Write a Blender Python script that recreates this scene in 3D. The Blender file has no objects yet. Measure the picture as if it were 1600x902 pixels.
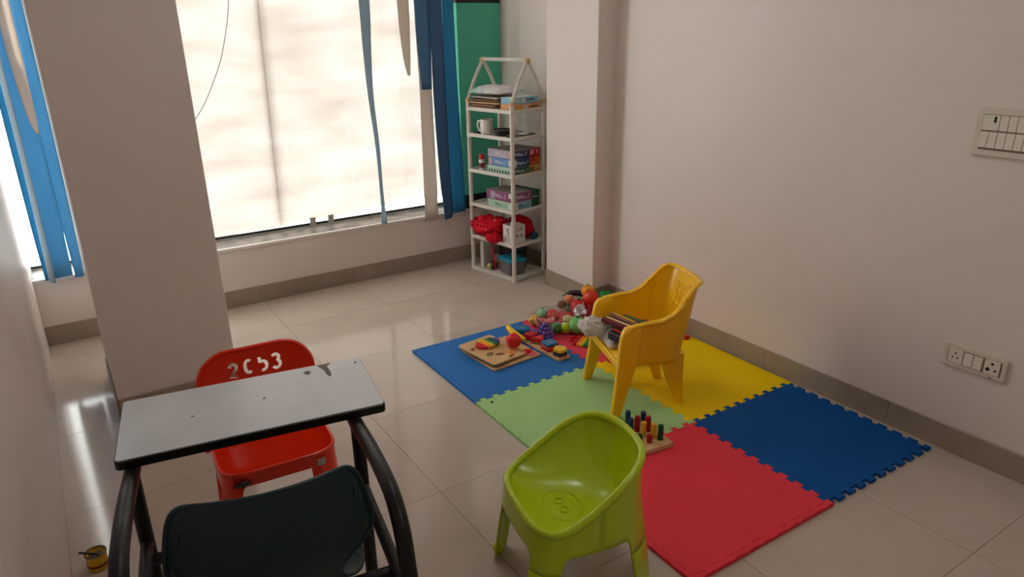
import bpy, bmesh, math, random
from math import sin, cos, pi, radians, sqrt
from mathutils import Vector, Matrix, noise

random.seed(7)
S = bpy.context.scene
COL = S.collection

# ------------------------------------------------------------------ camera
FPX = 1104.4356
CAM = Vector((-2.4405, -0.9969, 1.4246))
YAW, PITCH, ROLL = -0.5759, 0.3502, -0.0171
fw = Vector((-sin(YAW) * cos(PITCH), cos(YAW) * cos(PITCH), -sin(PITCH)))
rt = Vector((cos(YAW), sin(YAW), 0))
up = rt.cross(fw)
r2 = cos(ROLL) * rt + sin(ROLL) * up
u2 = -sin(ROLL) * rt + cos(ROLL) * up
cam_data = bpy.data.cameras.new('camera')
cam_data.sensor_width = 36
cam_data.lens = FPX * 36 / 1600
cam_data.clip_start = 0.02
cam = bpy.data.objects.new('camera', cam_data)
COL.objects.link(cam)
m = Matrix.Identity(4)
for i in range(3):
    m[i][0], m[i][1], m[i][2], m[i][3] = r2[i], u2[i], -fw[i], CAM[i]
cam.matrix_world = m
S.camera = cam

# ------------------------------------------------------------------ sky and exposure
world = bpy.data.worlds.new('sky')
S.world = world
world.use_nodes = True
wn = world.node_tree.nodes['Background']
wn.inputs[0].default_value = (0.97, 0.98, 1.0, 1)
wn.inputs[1].default_value = 10.0
S.view_settings.view_transform = 'Standard'
S.view_settings.look = 'None'
S.view_settings.gamma = 1
S.view_settings.use_curve_mapping = False
S.view_settings.exposure = 0.0
S.cycles.max_bounces = 7
S.cycles.diffuse_bounces = 5
S.cycles.glossy_bounces = 3
S.cycles.transparent_max_bounces = 8
S.cycles.sample_clamp_indirect = 8
S.cycles.use_denoising = True
S.cycles.use_adaptive_sampling = True
S.cycles.adaptive_threshold = 0.05

# ------------------------------------------------------------------ materials
def lin(c):
    def f(v):
        v /= 255.0
        return v / 12.92 if v <= 0.04045 else ((v + 0.055) / 1.055) ** 2.4
    return (f(c[0]), f(c[1]), f(c[2]), 1)

def mat(name, rgb, rough=0.5, spec=0.5, noise_amt=0.0, noise_scale=8.0, bump=0.0, bump_scale=200.0,
        coat=0.0, metal=0.0, rgb2=None, translucent=0.0, trans_rgb=None, per_object=0.0, sss=0.0):
    M = bpy.data.materials.new(name)
    M.use_nodes = True
    nt = M.node_tree
    b = nt.nodes['Principled BSDF']
    b.inputs['Base Color'].default_value = lin(rgb)
    b.inputs['Roughness'].default_value = rough
    b.inputs['Specular IOR Level'].default_value = spec
    b.inputs['Coat Weight'].default_value = coat
    b.inputs['Coat Roughness'].default_value = 0.08
    b.inputs['Metallic'].default_value = metal
    tc = nt.nodes.new('ShaderNodeTexCoord')
    col_out = None
    if noise_amt > 0 or rgb2:
        n = nt.nodes.new('ShaderNodeTexNoise')
        n.inputs['Scale'].default_value = noise_scale
        n.inputs['Detail'].default_value = 5
        nt.links.new(tc.outputs['Object'], n.inputs['Vector'])
        mx = nt.nodes.new('ShaderNodeMix')
        mx.data_type = 'RGBA'
        c1 = lin(rgb)
        c2 = lin(rgb2) if rgb2 else tuple(v * (1 - noise_amt) for v in c1[:3]) + (1,)
        mx.inputs[6].default_value = c1
        mx.inputs[7].default_value = c2
        rp = nt.nodes.new('ShaderNodeValToRGB')
        rp.color_ramp.elements[0].position = 0.35
        rp.color_ramp.elements[1].position = 0.65
        nt.links.new(n.outputs['Fac'], rp.inputs['Fac'])
        nt.links.new(rp.outputs['Color'], mx.inputs[0])
        col_out = mx.outputs[2]
    if per_object > 0:
        oi = nt.nodes.new('ShaderNodeObjectInfo')
        hs = nt.nodes.new('ShaderNodeHueSaturation')
        mr = nt.nodes.new('ShaderNodeMapRange')
        mr.inputs[3].default_value = 1 - per_object
        mr.inputs[4].default_value = 1 + per_object
        nt.links.new(oi.outputs['Random'], mr.inputs[0])
        nt.links.new(mr.outputs[0], hs.inputs['Value'])
        if col_out:
            nt.links.new(col_out, hs.inputs['Color'])
        else:
            hs.inputs['Color'].default_value = lin(rgb)
        col_out = hs.outputs[0]
    if col_out:
        nt.links.new(col_out, b.inputs['Base Color'])
    if bump > 0:
        n2 = nt.nodes.new('ShaderNodeTexNoise')
        n2.inputs['Scale'].default_value = bump_scale
        n2.inputs['Detail'].default_value = 3
        nt.links.new(tc.outputs['Object'], n2.inputs['Vector'])
        bp = nt.nodes.new('ShaderNodeBump')
        bp.inputs['Strength'].default_value = bump
        bp.inputs['Distance'].default_value = 0.002
        nt.links.new(n2.outputs['Fac'], bp.inputs['Height'])
        nt.links.new(bp.outputs['Normal'], b.inputs['Normal'])
    if translucent > 0:
        t = nt.nodes.new('ShaderNodeBsdfTranslucent')
        t.inputs[0].default_value = lin(trans_rgb or rgb)
        if col_out and not trans_rgb:
            nt.links.new(col_out, t.inputs[0])
        mx = nt.nodes.new('ShaderNodeMixShader')
        mx.inputs[0].default_value = translucent
        out = nt.nodes['Material Output']
        nt.links.new(b.outputs[0], mx.inputs[1])
        nt.links.new(t.outputs[0], mx.inputs[2])
        nt.links.new(mx.outputs[0], out.inputs[0])
    return M

def film(name, rgb, tint=0.9, gloss=0.12, rough=0.08, diff=0.0):
    M = bpy.data.materials.new(name)
    M.use_nodes = True
    nt = M.node_tree
    nt.nodes.remove(nt.nodes['Principled BSDF'])
    tr = nt.nodes.new('ShaderNodeBsdfTransparent')
    tr.inputs[0].default_value = tuple(v * tint for v in lin(rgb)[:3]) + (1,)
    gl = nt.nodes.new('ShaderNodeBsdfGlossy')
    gl.inputs['Roughness'].default_value = rough
    df = nt.nodes.new('ShaderNodeBsdfDiffuse')
    df.inputs[0].default_value = lin(rgb)
    m1 = nt.nodes.new('ShaderNodeMixShader')
    m1.inputs[0].default_value = gloss
    m2 = nt.nodes.new('ShaderNodeMixShader')
    m2.inputs[0].default_value = diff
    nt.links.new(tr.outputs[0], m1.inputs[1])
    nt.links.new(gl.outputs[0], m1.inputs[2])
    nt.links.new(m1.outputs[0], m2.inputs[1])
    nt.links.new(df.outputs[0], m2.inputs[2])
    nt.links.new(m2.outputs[0], nt.nodes['Material Output'].inputs[0])
    return M

WALL = mat('wall_paint', (228, 217, 210), 0.42, 0.4, noise_amt=0.04, noise_scale=1.6, bump=0.05, bump_scale=60)
CEIL = mat('ceiling_paint', (225, 222, 218), 0.8, 0.2, noise_amt=0.03, noise_scale=2)
SKIRT = mat('skirting_tile', (162, 147, 131), 0.28, 0.4, noise_amt=0.14, noise_scale=5, per_object=0.05)
GROUT = mat('grout', (154, 139, 127), 0.8, 0.2, noise_amt=0.1)
TILE = mat('floor_tile', (196, 181, 168), 0.10, 0.32, rgb2=(185, 170, 157), noise_scale=2.2, per_object=0.02)
SILL = mat('sill_marble', (168, 160, 152), 0.3, 0.4, rgb2=(105, 99, 95), noise_scale=14)
WHITE_TRIM = mat('white_trim', (225, 220, 214), 0.5, 0.3, noise_amt=0.03)
FRAME_BLACK = mat('window_gasket', (30, 36, 40), 0.5, 0.4, noise_amt=0.1)
ALU = mat('aluminium_channel', (196, 196, 192), 0.35, 0.5, metal=0.6, noise_amt=0.05)
GLASS = film('window_glass', (250, 252, 250), 0.98, 0.05, 0.02)

# ------------------------------------------------------------------ mesh helpers
class MB:
    def __init__(s):
        s.v = []
        s.f = []
    def add(s, vs, fs):
        o = len(s.v)
        s.v += [tuple(p) for p in vs]
        s.f += [tuple(i + o for i in f) for f in fs]
        return s
    def box(s, a, b, M=None):
        x0, y0, z0 = a
        x1, y1, z1 = b
        vs = [(x0, y0, z0), (x1, y0, z0), (x1, y1, z0), (x0, y1, z0), (x0, y0, z1), (x1, y0, z1), (x1, y1, z1), (x0, y1, z1)]
        if M:
            vs = [M @ Vector(p) for p in vs]
        return s.add(vs, [(3, 2, 1, 0), (4, 5, 6, 7), (0, 1, 5, 4), (1, 2, 6, 5), (2, 3, 7, 6), (3, 0, 4, 7)])
    def loft(s, rings, cap=True, closed=True):
        n = len(rings[0])
        vs = [p for r in rings for p in r]
        fs = []
        for i in range(len(rings) - 1):
            for j in range(n if closed else n - 1):
                k = (j + 1) % n
                fs.append((i * n + j, i * n + k, (i + 1) * n + k, (i + 1) * n + j))
        if cap and closed:
            fs.append(tuple(range(n - 1, -1, -1)))
            fs.append(tuple((len(rings) - 1) * n + j for j in range(n)))
        return s.add(vs, fs)
    def tube(s, path, r, n=10, cap=True, flat=1.0, closed=False):
        P = [Vector(p) for p in path]
        R = r if isinstance(r, (list, tuple)) else [r] * len(P)
        rings = []
        ref = None
        L = len(P)
        for i, p in enumerate(P):
            if closed:
                d = (P[(i + 1) % L] - P[i - 1]).normalized()
            else:
                d = (P[min(i + 1, L - 1)] - P[max(i - 1, 0)]).normalized()
            if ref is None:
                ref = d.cross(Vector((0, 0, 1)))
                if ref.length < 1e-3:
                    ref = Vector((1, 0, 0))
            ref = (ref - d * ref.dot(d)).normalized()
            b = d.cross(ref)
            rings.append([p + R[i] * (cos(a) * ref + flat * sin(a) * b) for a in (2 * pi * k / n for k in range(n))])
        if closed:
            rings.append(rings[0])
        return s.loft(rings, cap and not closed)
    def lathe(s, prof, n=24, c=(0, 0, 0)):
        rings = [[(c[0] + r * cos(2 * pi * k / n), c[1] + r * sin(2 * pi * k / n), c[2] + z) for k in range(n)] for r, z in prof]
        return s.loft(rings)
    def prism(s, poly, z0, z1, M=None):
        n = len(poly)
        vs = [Vector((p[0], p[1], z0)) for p in poly] + [Vector((p[0], p[1], z1)) for p in poly]
        if M:
            vs = [M @ p for p in vs]
        fs = [tuple(range(n - 1, -1, -1)), tuple(range(n, 2 * n))]
        fs += [(i, (i + 1) % n, n + (i + 1) % n, n + i) for i in range(n)]
        return s.add(vs, fs)
    def grid(s, rows):
        n = len(rows[0])
        fs = []
        for i in range(len(rows) - 1):
            for j in range(n - 1):
                fs.append((i * n + j, i * n + j + 1, (i + 1) * n + j + 1, (i + 1) * n + j))
        return s.add([p for r in rows for p in r], fs)
    def sphere(s, c, r, n=14, m=9, fn=None, M=None):
        rings = []
        for i in range(m + 1):
            t = pi * i / m
            ring = []
            for k in range(n):
                a = 2 * pi * k / n
                d = Vector((sin(max(t, 1e-3)) * cos(a), sin(max(t, 1e-3)) * sin(a), -cos(t)))
                q = fn(d, t, a) if fn else 1.0
                p = Vector((d.x * r[0], d.y * r[1], d.z * r[2])) * q if isinstance(r, (tuple, list)) else d * r * q
                if M:
                    p = M @ p
                ring.append(p + Vector(c))
            rings.append(ring)
        return s.loft(rings)
    def mesh(s, name, smooth=40):
        me = bpy.data.meshes.new(name)
        me.from_pydata(s.v, [], s.f)
        bm = bmesh.new()
        bm.from_mesh(me)
        bmesh.ops.recalc_face_normals(bm, faces=bm.faces)
        bm.to_mesh(me)
        bm.free()
        if smooth:
            for p in me.polygons:
                p.use_smooth = True
            me.set_sharp_from_angle(angle=radians(smooth))
        return me
    def build(s, name, material, parent=None, smooth=40, bevel=0, seg=2, solid=0, sub=0, offset=0.0, label=None):
        me = s.mesh(name, smooth)
        me.materials.append(material)
        o = bpy.data.objects.new(name, me)
        COL.objects.link(o)
        if parent:
            o.parent = parent
        if solid:
            md = o.modifiers.new('thickness', 'SOLIDIFY')
            md.thickness = solid
            md.offset = offset
        if sub:
            md = o.modifiers.new('sub', 'SUBSURF')
            md.levels = sub
            md.render_levels = sub
        if bevel:
            md = o.modifiers.new('bevel', 'BEVEL')
            md.width = bevel
            md.segments = seg
            md.limit_method = 'ANGLE'
            md.angle_limit = radians(35)
        if label:
            o['label'] = label
        return o

def tag(o, label, cat, group=None, kind=None):
    o['label'] = label
    o['category'] = cat
    if group:
        o['group'] = group
    if kind:
        o['kind'] = kind
    return o

def thing(name, label, cat, loc=(0, 0, 0), rz=0.0, group=None):
    o = bpy.data.objects.new(name, None)
    o.empty_display_size = 0.05
    COL.objects.link(o)
    o.location = loc
    o.rotation_euler = (0, 0, rz)
    return tag(o, label, cat, group)

def struct(o, label=None, cat=None):
    o['kind'] = 'structure'
    if label:
        o['label'] = label
    if cat:
        o['category'] = cat
    return o

def rrect(w, d, r, n=5, cx=0, cy=0):
    pts = []
    for sx, sy, a0 in ((1, 1, 0), (-1, 1, 90), (-1, -1, 180), (1, -1, 270)):
        for k in range(n + 1):
            a = radians(a0 + 90 * k / n)
            pts.append((cx + sx * (w / 2 - r) + r * cos(a), cy + sy * (d / 2 - r) + r * sin(a)))
    return pts

def sm(a, b, x):
    t = max(0.0, min(1.0, (x - a) / (b - a)))
    return t * t * (3 - 2 * t)

def lerp(a, b, t):
    return a + (b - a) * t

def interp(tab, x):
    for (x0, y0), (x1, y1) in zip(tab, tab[1:]):
        if x <= x1:
            return y0 + (y1 - y0) * max(0, (x - x0)) / (x1 - x0)
    return tab[-1][1]

def smooth_path(pts, n=6):
    """Catmull-Rom through points"""
    P = [Vector(p) for p in pts]
    P = [2 * P[0] - P[1]] + P + [2 * P[-1] - P[-2]]
    out = []
    for i in range(1, len(P) - 2):
        for k in range(n):
            t = k / n
            a, b, c, d = P[i - 1], P[i], P[i + 1], P[i + 2]
            out.append(0.5 * ((2 * b) + (c - a) * t + (2 * a - 5 * b + 4 * c - d) * t * t + (3 * b - a - 3 * c + d) * t ** 3))
    out.append(P[-2])
    return out

def text(body, size, M, material, parent, name='lettering', depth=0.0004):
    cu = bpy.data.curves.new('txt', 'FONT')
    cu.body = body
    cu.size = size
    cu.extrude = depth
    cu.align_x = 'CENTER'
    cu.align_y = 'CENTER'
    cu.resolution_u = 2
    t = bpy.data.objects.new('txt', cu)
    COL.objects.link(t)
    dg = bpy.context.evaluated_depsgraph_get()
    me = bpy.data.meshes.new_from_object(t.evaluated_get(dg))
    bpy.data.objects.remove(t)
    me.transform(M)
    me.materials.clear()
    me.materials.append(material)
    o = bpy.data.objects.new(name, me)
    COL.objects.link(o)
    o.parent = parent
    return o

def stroke_poly(pts, w):
    P = [Vector(p) for p in pts]
    L, Rr = [], []
    for i, p in enumerate(P):
        d = (P[min(i + 1, len(P) - 1)] - P[max(i - 1, 0)]).normalized()
        nrm = Vector((-d.y, d.x))
        L.append(p + nrm * w / 2)
        Rr.append(p - nrm * w / 2)
    return L + Rr[::-1]

def arc(cx, cy, rx, ry, a0, a1, n=10):
    return [(cx + rx * cos(radians(a0 + (a1 - a0) * k / n)), cy + ry * sin(radians(a0 + (a1 - a0) * k / n))) for k in range(n + 1)]

GLYPH = {   # single stencil strokes in a unit box
    '2': [arc(.5, .72, .32, .26, 170, -30) + [(.2, .06), (.85, .05)]],
    'C': [arc(.52, .5, .34, .45, 50, 310, 16)],
    'b': [[(.22, 1.0), (.24, .62)] + arc(.5, .36, .34, .32, 110, -120, 12)],
    '3': [arc(.45, .74, .3, .24, 150, -60, 10) + arc(.45, .28, .36, .28, 60, -150, 12)],
    'A': [[(.1, 0), (.5, 1.0)], [(.62, .95), (.92, 0)], [(.38, .3), (.62, .3)]],
    'B': [[(.15, 0), (.15, 1)], arc(.38, .74, .3, .24, 90, -60, 8) + arc(.38, .28, .36, .28, 60, -90, 8)],
    '1': [[(.25, .75), (.5, .98), (.5, .02)]],
    '4': [[(.6, 1), (.12, .38), (.9, .36)], [(.66, .26), (.66, 0)]],
    'D': [[(.15, 0), (.15, 1)], arc(.3, .5, .5, .48, 85, -85, 10)],
}

def cut_glyphs(o, layout, y0, y1, wfac=0.2):
    """cut stencil letters through o along local y; layout = (char, x, z, height)"""
    mb = MB()
    for ch, x, z, h in layout:
        for st in GLYPH[ch]:
            poly = stroke_poly([(x + (a - .5) * h * .72, z + (b - .5) * h) for a, b in st], h * wfac)
            n = len(poly)
            vs = [(p[0], y0, p[1]) for p in poly] + [(p[0], y1, p[1]) for p in poly]
            fs = [(i, (i + 1) % n, n + (i + 1) % n, n + i) for i in range(n)]
            h2 = n // 2   # caps as quads along the stroke
            for i in range(h2 - 1):
                a, b, c, d = i, i + 1, n - 2 - i, n - 1 - i
                fs.append((a, b, c, d))
                fs.append((n + d, n + c, n + b, n + a))
            mb.add(vs, fs)
    c = mb.build('cutter', SKIRT, None, smooth=0)
    md = o.modifiers.new('cut', 'BOOLEAN')
    md.object = c
    md.solver = 'EXACT'
    md.operation = 'DIFFERENCE'
    md.use_self = True
    md.use_hole_tolerant = True
    dg = bpy.context.evaluated_depsgraph_get()
    dg.update()
    me = bpy.data.meshes.new_from_object(o.evaluated_get(dg))
    old = o.data
    o.modifiers.clear()
    o.data = me
    bpy.data.meshes.remove(old)
    bpy.data.objects.remove(c)
    for p in me.polygons:
        p.use_smooth = True
    me.set_sharp_from_angle(angle=radians(35))
    return o

# ------------------------------------------------------------------ room shell
XL, XR, XR2 = -2.622, 0.020, 0.070      # left wall, right wall, right wall of the alcove
YB, YF, ZC = 2.930, -2.40, 2.70         # window wall, wall behind the camera, ceiling
BBH = 0.0957

floor = struct(MB().box((XL - .15, YF - .15, -.08), (XR2 + .15, 3.16, -.0025)).build('floor', GROUT), 'polished beige tiled floor', 'floor')
P0 = 0.5605
tile_me = None
tx = [-1.58 + k * P0 for k in range(-3, 4)]
ty = [1.34 + k * P0 for k in range(-8, 4)]
for x in tx:
    for y in ty:
        x0, x1, y0, y1 = max(x, XL), min(x + P0, XR2), max(y, YF), min(y + P0, YB)
        if x1 - x0 < .02 or y1 - y0 < .02:
            continue
        g = .0007
        full = (x1 - x0) > P0 - 1e-6 and (y1 - y0) > P0 - 1e-6
        if full and tile_me:
            o = bpy.data.objects.new('tile', tile_me)
            COL.objects.link(o)
            o.parent = floor
        else:
            w, d = x1 - x0, y1 - y0
            o = MB().box((g, g, -.009), (w - g, d - g, 0)).build('tile', TILE, floor, smooth=0)
            if full:
                tile_me = o.data
        o.location = (x0, y0, 0)

struct(MB().box((XL - .15, YF - .15, 0), (XL, 3.30, ZC)).build('wall_left', WALL, smooth=0), 'plain white wall close to the camera on the left', 'wall')
struct(MB().box((XR, YF - .15, 0), (XR + .20, 1.83, ZC)).build('wall_right', WALL, smooth=0), 'large plain white wall behind the play mats', 'wall')
struct(MB().box((XR2, 2.20, 0), (XR + .20, 3.30, ZC)).build('wall_alcove', WALL, smooth=0), 'white wall section behind the storage rack', 'wall')
struct(MB().box((XL, YF - .15, 0), (XR, YF, ZC)).build('wall_front', WALL, smooth=0), 'white wall behind the camera', 'wall')
wb = MB().box((XL, YB, 0), (XR2, 3.16, .318))
wb.box((XL, YB, 2.25), (XR2, 3.16, ZC))
struct(wb.build('wall_back', WALL, smooth=0), 'low white wall under the big window', 'wall')
struct(MB().box((XL - .15, YF - .15, ZC), (XR + .2, 3.30, ZC + .1)).build('ceiling', CEIL, smooth=0), 'white ceiling', 'ceiling')
struct(MB().box((-2.402, 1.898, 0), (-1.952, 2.37, ZC)).build('wall_pillar_left', WALL, smooth=0, bevel=.004), 'square white column standing behind the desk', 'column')
struct(MB().box((-.101, 1.802, 0), (XR2 + .10, 2.229, ZC)).build('wall_pillar_right', WALL, smooth=0, bevel=.004), 'white column in the corner beside the storage rack', 'column')

def board(name, a, b, nrm, first, label, pitch=.5605):
    """run of skirting tiles from a to b (xy), standing .008 proud along nrm"""
    a, b, nrm = Vector(a), Vector(b), Vector(nrm)
    L = (b - a).length
    d = (b - a) / L
    core = MB()
    M4 = Matrix(((d.x, nrm.x, 0, a.x), (d.y, nrm.y, 0, a.y), (0, 0, 1, 0), (0, 0, 0, 1)))
    core.box((0, 0, 0), (L, .003, BBH - .004), M4)
    root = struct(core.build(name, GROUT, smooth=0), label, 'skirting')
    s = first
    cuts = [0]
    while s < L - .01:
        if s > .01:
            cuts.append(s)
        s += pitch
    cuts.append(L)
    for c0, c1 in zip(cuts, cuts[1:]):
        MB().box((c0 + .0006, .002, 0.0005), (c1 - .0006, .009, BBH), M4).build('skirting_tile', SKIRT, root, smooth=0, bevel=.001, seg=1)
board('baseboard_right', (XR, 1.802), (XR, YF), (-1, 0), 1.606 - 2 * .5605, 'brown grey skirting along the right wall')
board('baseboard_back', (XL, YB), (XR2, YB), (0, -1), 1.587 - 2 * .5605, 'brown grey skirting below the window')
board('baseboard_alcove', (XR2, YB), (XR2, 2.229), (-1, 0), .3, 'brown grey skirting behind the storage rack')
board('baseboard_column_left', (-2.402, 1.898), (-1.952, 1.898), (0, -1), .5, 'brown grey skirting at the foot of the left column')
board('baseboard_column_left_side', (-2.402, 2.37), (-2.402, 1.898), (-1, 0), .5, 'brown grey skirting on the side of the left column')
board('baseboard_column_right', (-.101, 2.229), (-.101, 1.802), (-1, 0), .5, 'brown grey skirting at the foot of the right column')
board('baseboard_column_right_side', (-.101, 1.802), (XR, 1.802), (0, -1), .5, 'brown grey skirting on the narrow face of the right column')

# window: sill, channel, two panes, patch fittings, sheet hung outside
win = struct(MB().box((XL, 3.112, .338), (XR2, 3.14, .346)).build('window_1', ALU, smooth=0), 'wide frameless glass window above the low wall', 'window')
MB().box((XL, 3.116, .346), (XR2, 3.136, .356)).build('gasket', FRAME_BLACK, win, smooth=0)
for x0, x1 in ((XL, -1.30), (-1.297, XR2)):
    MB().box((x0, 3.122, .350), (x1, 3.130, 2.25)).build('pane', GLASS, win, smooth=0)
MB().box((XL, 2.955, .318), (XR2, 3.16, .338)).build('window_sill', SILL, win, smooth=0, bevel=.002)
MB().box((XL, 2.922, .318), (XR2, 2.955, .337)).build('sill_edge', WHITE_TRIM, win, smooth=0, bevel=.003)
for x in (-1.189, -1.078):
    MB().box((x - .018, 3.104, .338), (x + .018, 3.121, .392)).build('glass_clip', ALU, win, smooth=0, bevel=.002)

def sheet_mat():
    M = bpy.data.materials.new('cream_sheet')
    M.use_nodes = True
    nt = M.node_tree
    nt.nodes.remove(nt.nodes['Principled BSDF'])
    tc = nt.nodes.new('ShaderNodeTexCoord')
    mp = nt.nodes.new('ShaderNodeMapping')
    mp.inputs['Scale'].default_value = (1.2, 1.2, 4.0)
    n = nt.nodes.new('ShaderNodeTexNoise')
    n.inputs['Scale'].default_value = 1.6
    n.inputs['Detail'].default_value = 4
    rp = nt.nodes.new('ShaderNodeValToRGB')
    rp.color_ramp.elements[0].position = .3
    rp.color_ramp.elements[0].color = (.375, .34, .315, 1)
    rp.color_ramp.elements[1].position = .7
    rp.color_ramp.elements[1].color = (.45, .425, .405, 1)
    nt.links.new(tc.outputs['Object'], mp.inputs[0])
    nt.links.new(mp.outputs[0], n.inputs['Vector'])
    nt.links.new(n.outputs['Fac'], rp.inputs['Fac'])
    t = nt.nodes.new('ShaderNodeBsdfTranslucent')
    d = nt.nodes.new('ShaderNodeBsdfDiffuse')
    d.inputs[0].default_value = (.75, .7, .65, 1)
    mx = nt.nodes.new('ShaderNodeMixShader')
    mx.inputs[0].default_value = .12
    nt.links.new(rp.outputs[0], t.inputs[0])
    nt.links.new(t.outputs[0], mx.inputs[1])
    nt.links.new(d.outputs[0], mx.inputs[2])
    nt.links.new(mx.outputs[0], nt.nodes['Material Output'].inputs[0])
    return M
SHEET = sheet_mat()
bottom = [(-2.10, .30), (-1.703, .307), (-1.338, .322), (-1.0, .331), (-.827, .340), (-.647, .353), (-.461, .362), (.2, .37)]
sh = thing('cover_sheet', 'cream sheet hung outside the glass, dark seam down it', 'sheet', (-1.3, 3.30, .3))
def sheet_piece(x0, x1, y):
    rows = []
    for i in range(13):
        t = i / 12
        row = []
        for k in range(25):
            x = lerp(x0, x1, k / 24)
            zb = interp(bottom, x)
            z = lerp(zb, 3.2, t)
            row.append((x + 1.3 - .035 * (1 - (z - .3) / 1.3), y + .012 * noise.noise(Vector((x * 2, z * 1.5, 3))), z - .3))
        rows.append(row)
    return MB().grid(rows)
sheet_piece(-2.10, -1.294, 0).build('panel', SHEET, sh, solid=.001)
sheet_piece(-1.295, .30, .002).build('panel', SHEET, sh, solid=.001)
SEAM = film('seam_tape', (226, 206, 188), .86, .0, .5, .22)
sheet_piece(-1.306, -1.283, .03).build('seam', SEAM, sh, solid=.001)
sheet_piece(-1.300, -1.289, .04).build('seam', SEAM, sh, solid=.001)
tag(MB().tube(smooth_path([(-1.50, 3.06, 2.2), (-1.49, 3.06, 1.75), (-1.505, 3.06, 1.596), (-1.533, 3.06, 1.472), (-1.583, 3.06, 1.315), (-1.644, 3.06, 1.189), (-1.709, 3.06, 1.078), (-1.79, 3.07, .98), (-1.9, 3.09, .9)]), .0022, 6)
    .build('hanging_cord', mat('grey_cord', (150, 146, 140), .5, .3, noise_amt=.1)), 'thin grey cord curving down across the window', 'cord')

# ------------------------------------------------------------------ vertical blinds
BLUE = mat('blue_blind_fabric', (100, 148, 190), .8, .1, translucent=.3, trans_rgb=(100, 148, 186), bump=.2, bump_scale=500, noise_amt=.06)
NAVY = mat('navy_blind_fabric', (82, 120, 162), .8, .1, translucent=.25, trans_rgb=(80, 118, 156), bump=.2, bump_scale=500, noise_amt=.06)
SKYB = mat('sky_blue_blind_fabric', (70, 154, 198), .8, .1, translucent=.35, trans_rgb=(74, 156, 194), bump=.2, bump_scale=500, noise_amt=.06)
PALEB = mat('pale_blue_blind_fabric', (176, 200, 214), .8, .1, translucent=.35, bump=.2, bump_scale=500, noise_amt=.06)
CREAM = mat('cream_blind_fabric', (232, 223, 214), .8, .1, translucent=.34, bump=.2, bump_scale=500, noise_amt=.04)
LEFTB = mat('light_blue_blind_fabric', (104, 164, 196), .8, .1, translucent=.4, trans_rgb=(110, 170, 204), bump=.2, bump_scale=500, noise_amt=.06)
HEADRAIL = mat('blind_headrail', (230, 230, 228), .4, .4, noise_amt=.03)
BY = 2.895
def slat(parent, rows, material, y=BY, bow=.0, label=None):
    """rows of (z, xl, xr, dyl, dyr): a thin hanging fabric strip"""
    R = [Vector((r[0], r[1], r[2])) for r in rows]
    D = [Vector((r[3], r[4], 0)) if len(r) > 3 else Vector((0, 0, 0)) for r in rows]
    R, D = smooth_path(R, 4), smooth_path(D, 4)
    g = []
    for r, d in zip(R, D):
        g.append([(lerp(r.y, r.z, k / 4), y + lerp(d.x, d.y, k / 4) - bow * (1 - (k / 2 - 1) ** 2), r.x) for k in range(5)])
    return MB().grid(g).build('slat', material, parent, solid=.0014, label=label)
vb = thing('vertical_blind', 'torn blue and cream vertical blind at the right of the window', 'blind', (0, 0, 0))
MB().box((-1.30, BY - .025, 2.21), (-.23, BY + .025, 2.25)).build('headrail', HEADRAIL, vb, smooth=0, bevel=.003)
slat(vb, [(2.215, -.88, -.80), (1.592, -.869, -.806), (1.33, -.868, -.819), (1.09, -.860, -.827), (.8, -.840, -.814), (.536, -.835, -.814), (.341, -.836, -.811, .01, -.02)], PALEB, label='narrow pale blue twisted slat')
slat(vb, [(2.215, -.655, -.57), (1.594, -.642, -.571), (1.46, -.64, -.573), (1.288, -.626, -.58), (1.189, -.605, -.588)], CREAM, y=BY + .004, label='short torn cream slat')
slat(vb, [(2.215, -.545, -.45), (1.594, -.543, -.451), (1.39, -.542, -.452), (1.106, -.528, -.461)], BLUE, y=BY - .012, label='short blue slat cut off halfway')
slat(vb, [(2.215, -.545, -.457), (1.459, -.541, -.457), (1.107, -.536, -.457), (.69, -.543, -.456), (.315, -.55, -.456)], CREAM, y=BY, label='long cream slat')
slat(vb, [(2.215, -.462, -.37), (1.595, -.457, -.369, -.005, .01), (1.066, -.459, -.367, -.005, .01), (.605, -.448, -.362, -.01, .012), (.36, -.434, -.354, -.02, .012), (.31, -.428, -.366, -.02, .012)], NAVY, y=BY - .018, label='long dark blue slat')
slat(vb, [(2.215, -.362, -.285), (1.596, -.360, -.285), (1.06, -.363, -.277), (.66, -.363, -.263), (.335, -.348, -.256)], SKYB, y=BY + .006, label='long bright blue slat')
lb = thing('vertical_blind', 'blue and cream vertical blind bunched beside the left column', 'blind', (0, 0, 0))
MB().box((-2.61, BY - .025, 2.21), (-2.28, BY + .025, 2.25)).build('headrail', HEADRAIL, lb, smooth=0, bevel=.003)
slat(lb, [(2.215, -2.575, -2.545), (1.423, -2.572, -2.54, 0, .03), (.88, -2.572, -2.538, 0, .03), (.524, -2.570, -2.545, 0, .03), (.335, -2.566, -2.545, 0, .03)], SKYB, y=BY - .005, label='folded bright blue slat')
slat(lb, [(2.215, -2.55, -2.53), (1.2, -2.546, -2.522, 0, -.03), (.8, -2.546, -2.522, 0, -.03), (.33, -2.552, -2.526, 0, -.03)], PALEB, y=BY - .02, label='pale fold of a slat seen edge on')
slat(lb, [(2.215, -2.535, -2.46), (1.42, -2.532, -2.47), (1.255, -2.532, -2.452), (.751, -2.532, -2.447), (.345, -2.535, -2.452, -.01, .01)], LEFTB, y=BY - .012, label='wide mid blue slat')
slat(lb, [(2.215, -2.50, -2.444), (1.581, -2.500, -2.445), (1.30, -2.495, -2.445), (1.10, -2.480, -2.446), (1.02, -2.462, -2.45)], CREAM, y=BY - .018, label='torn cream slat ending in a point')
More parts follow.
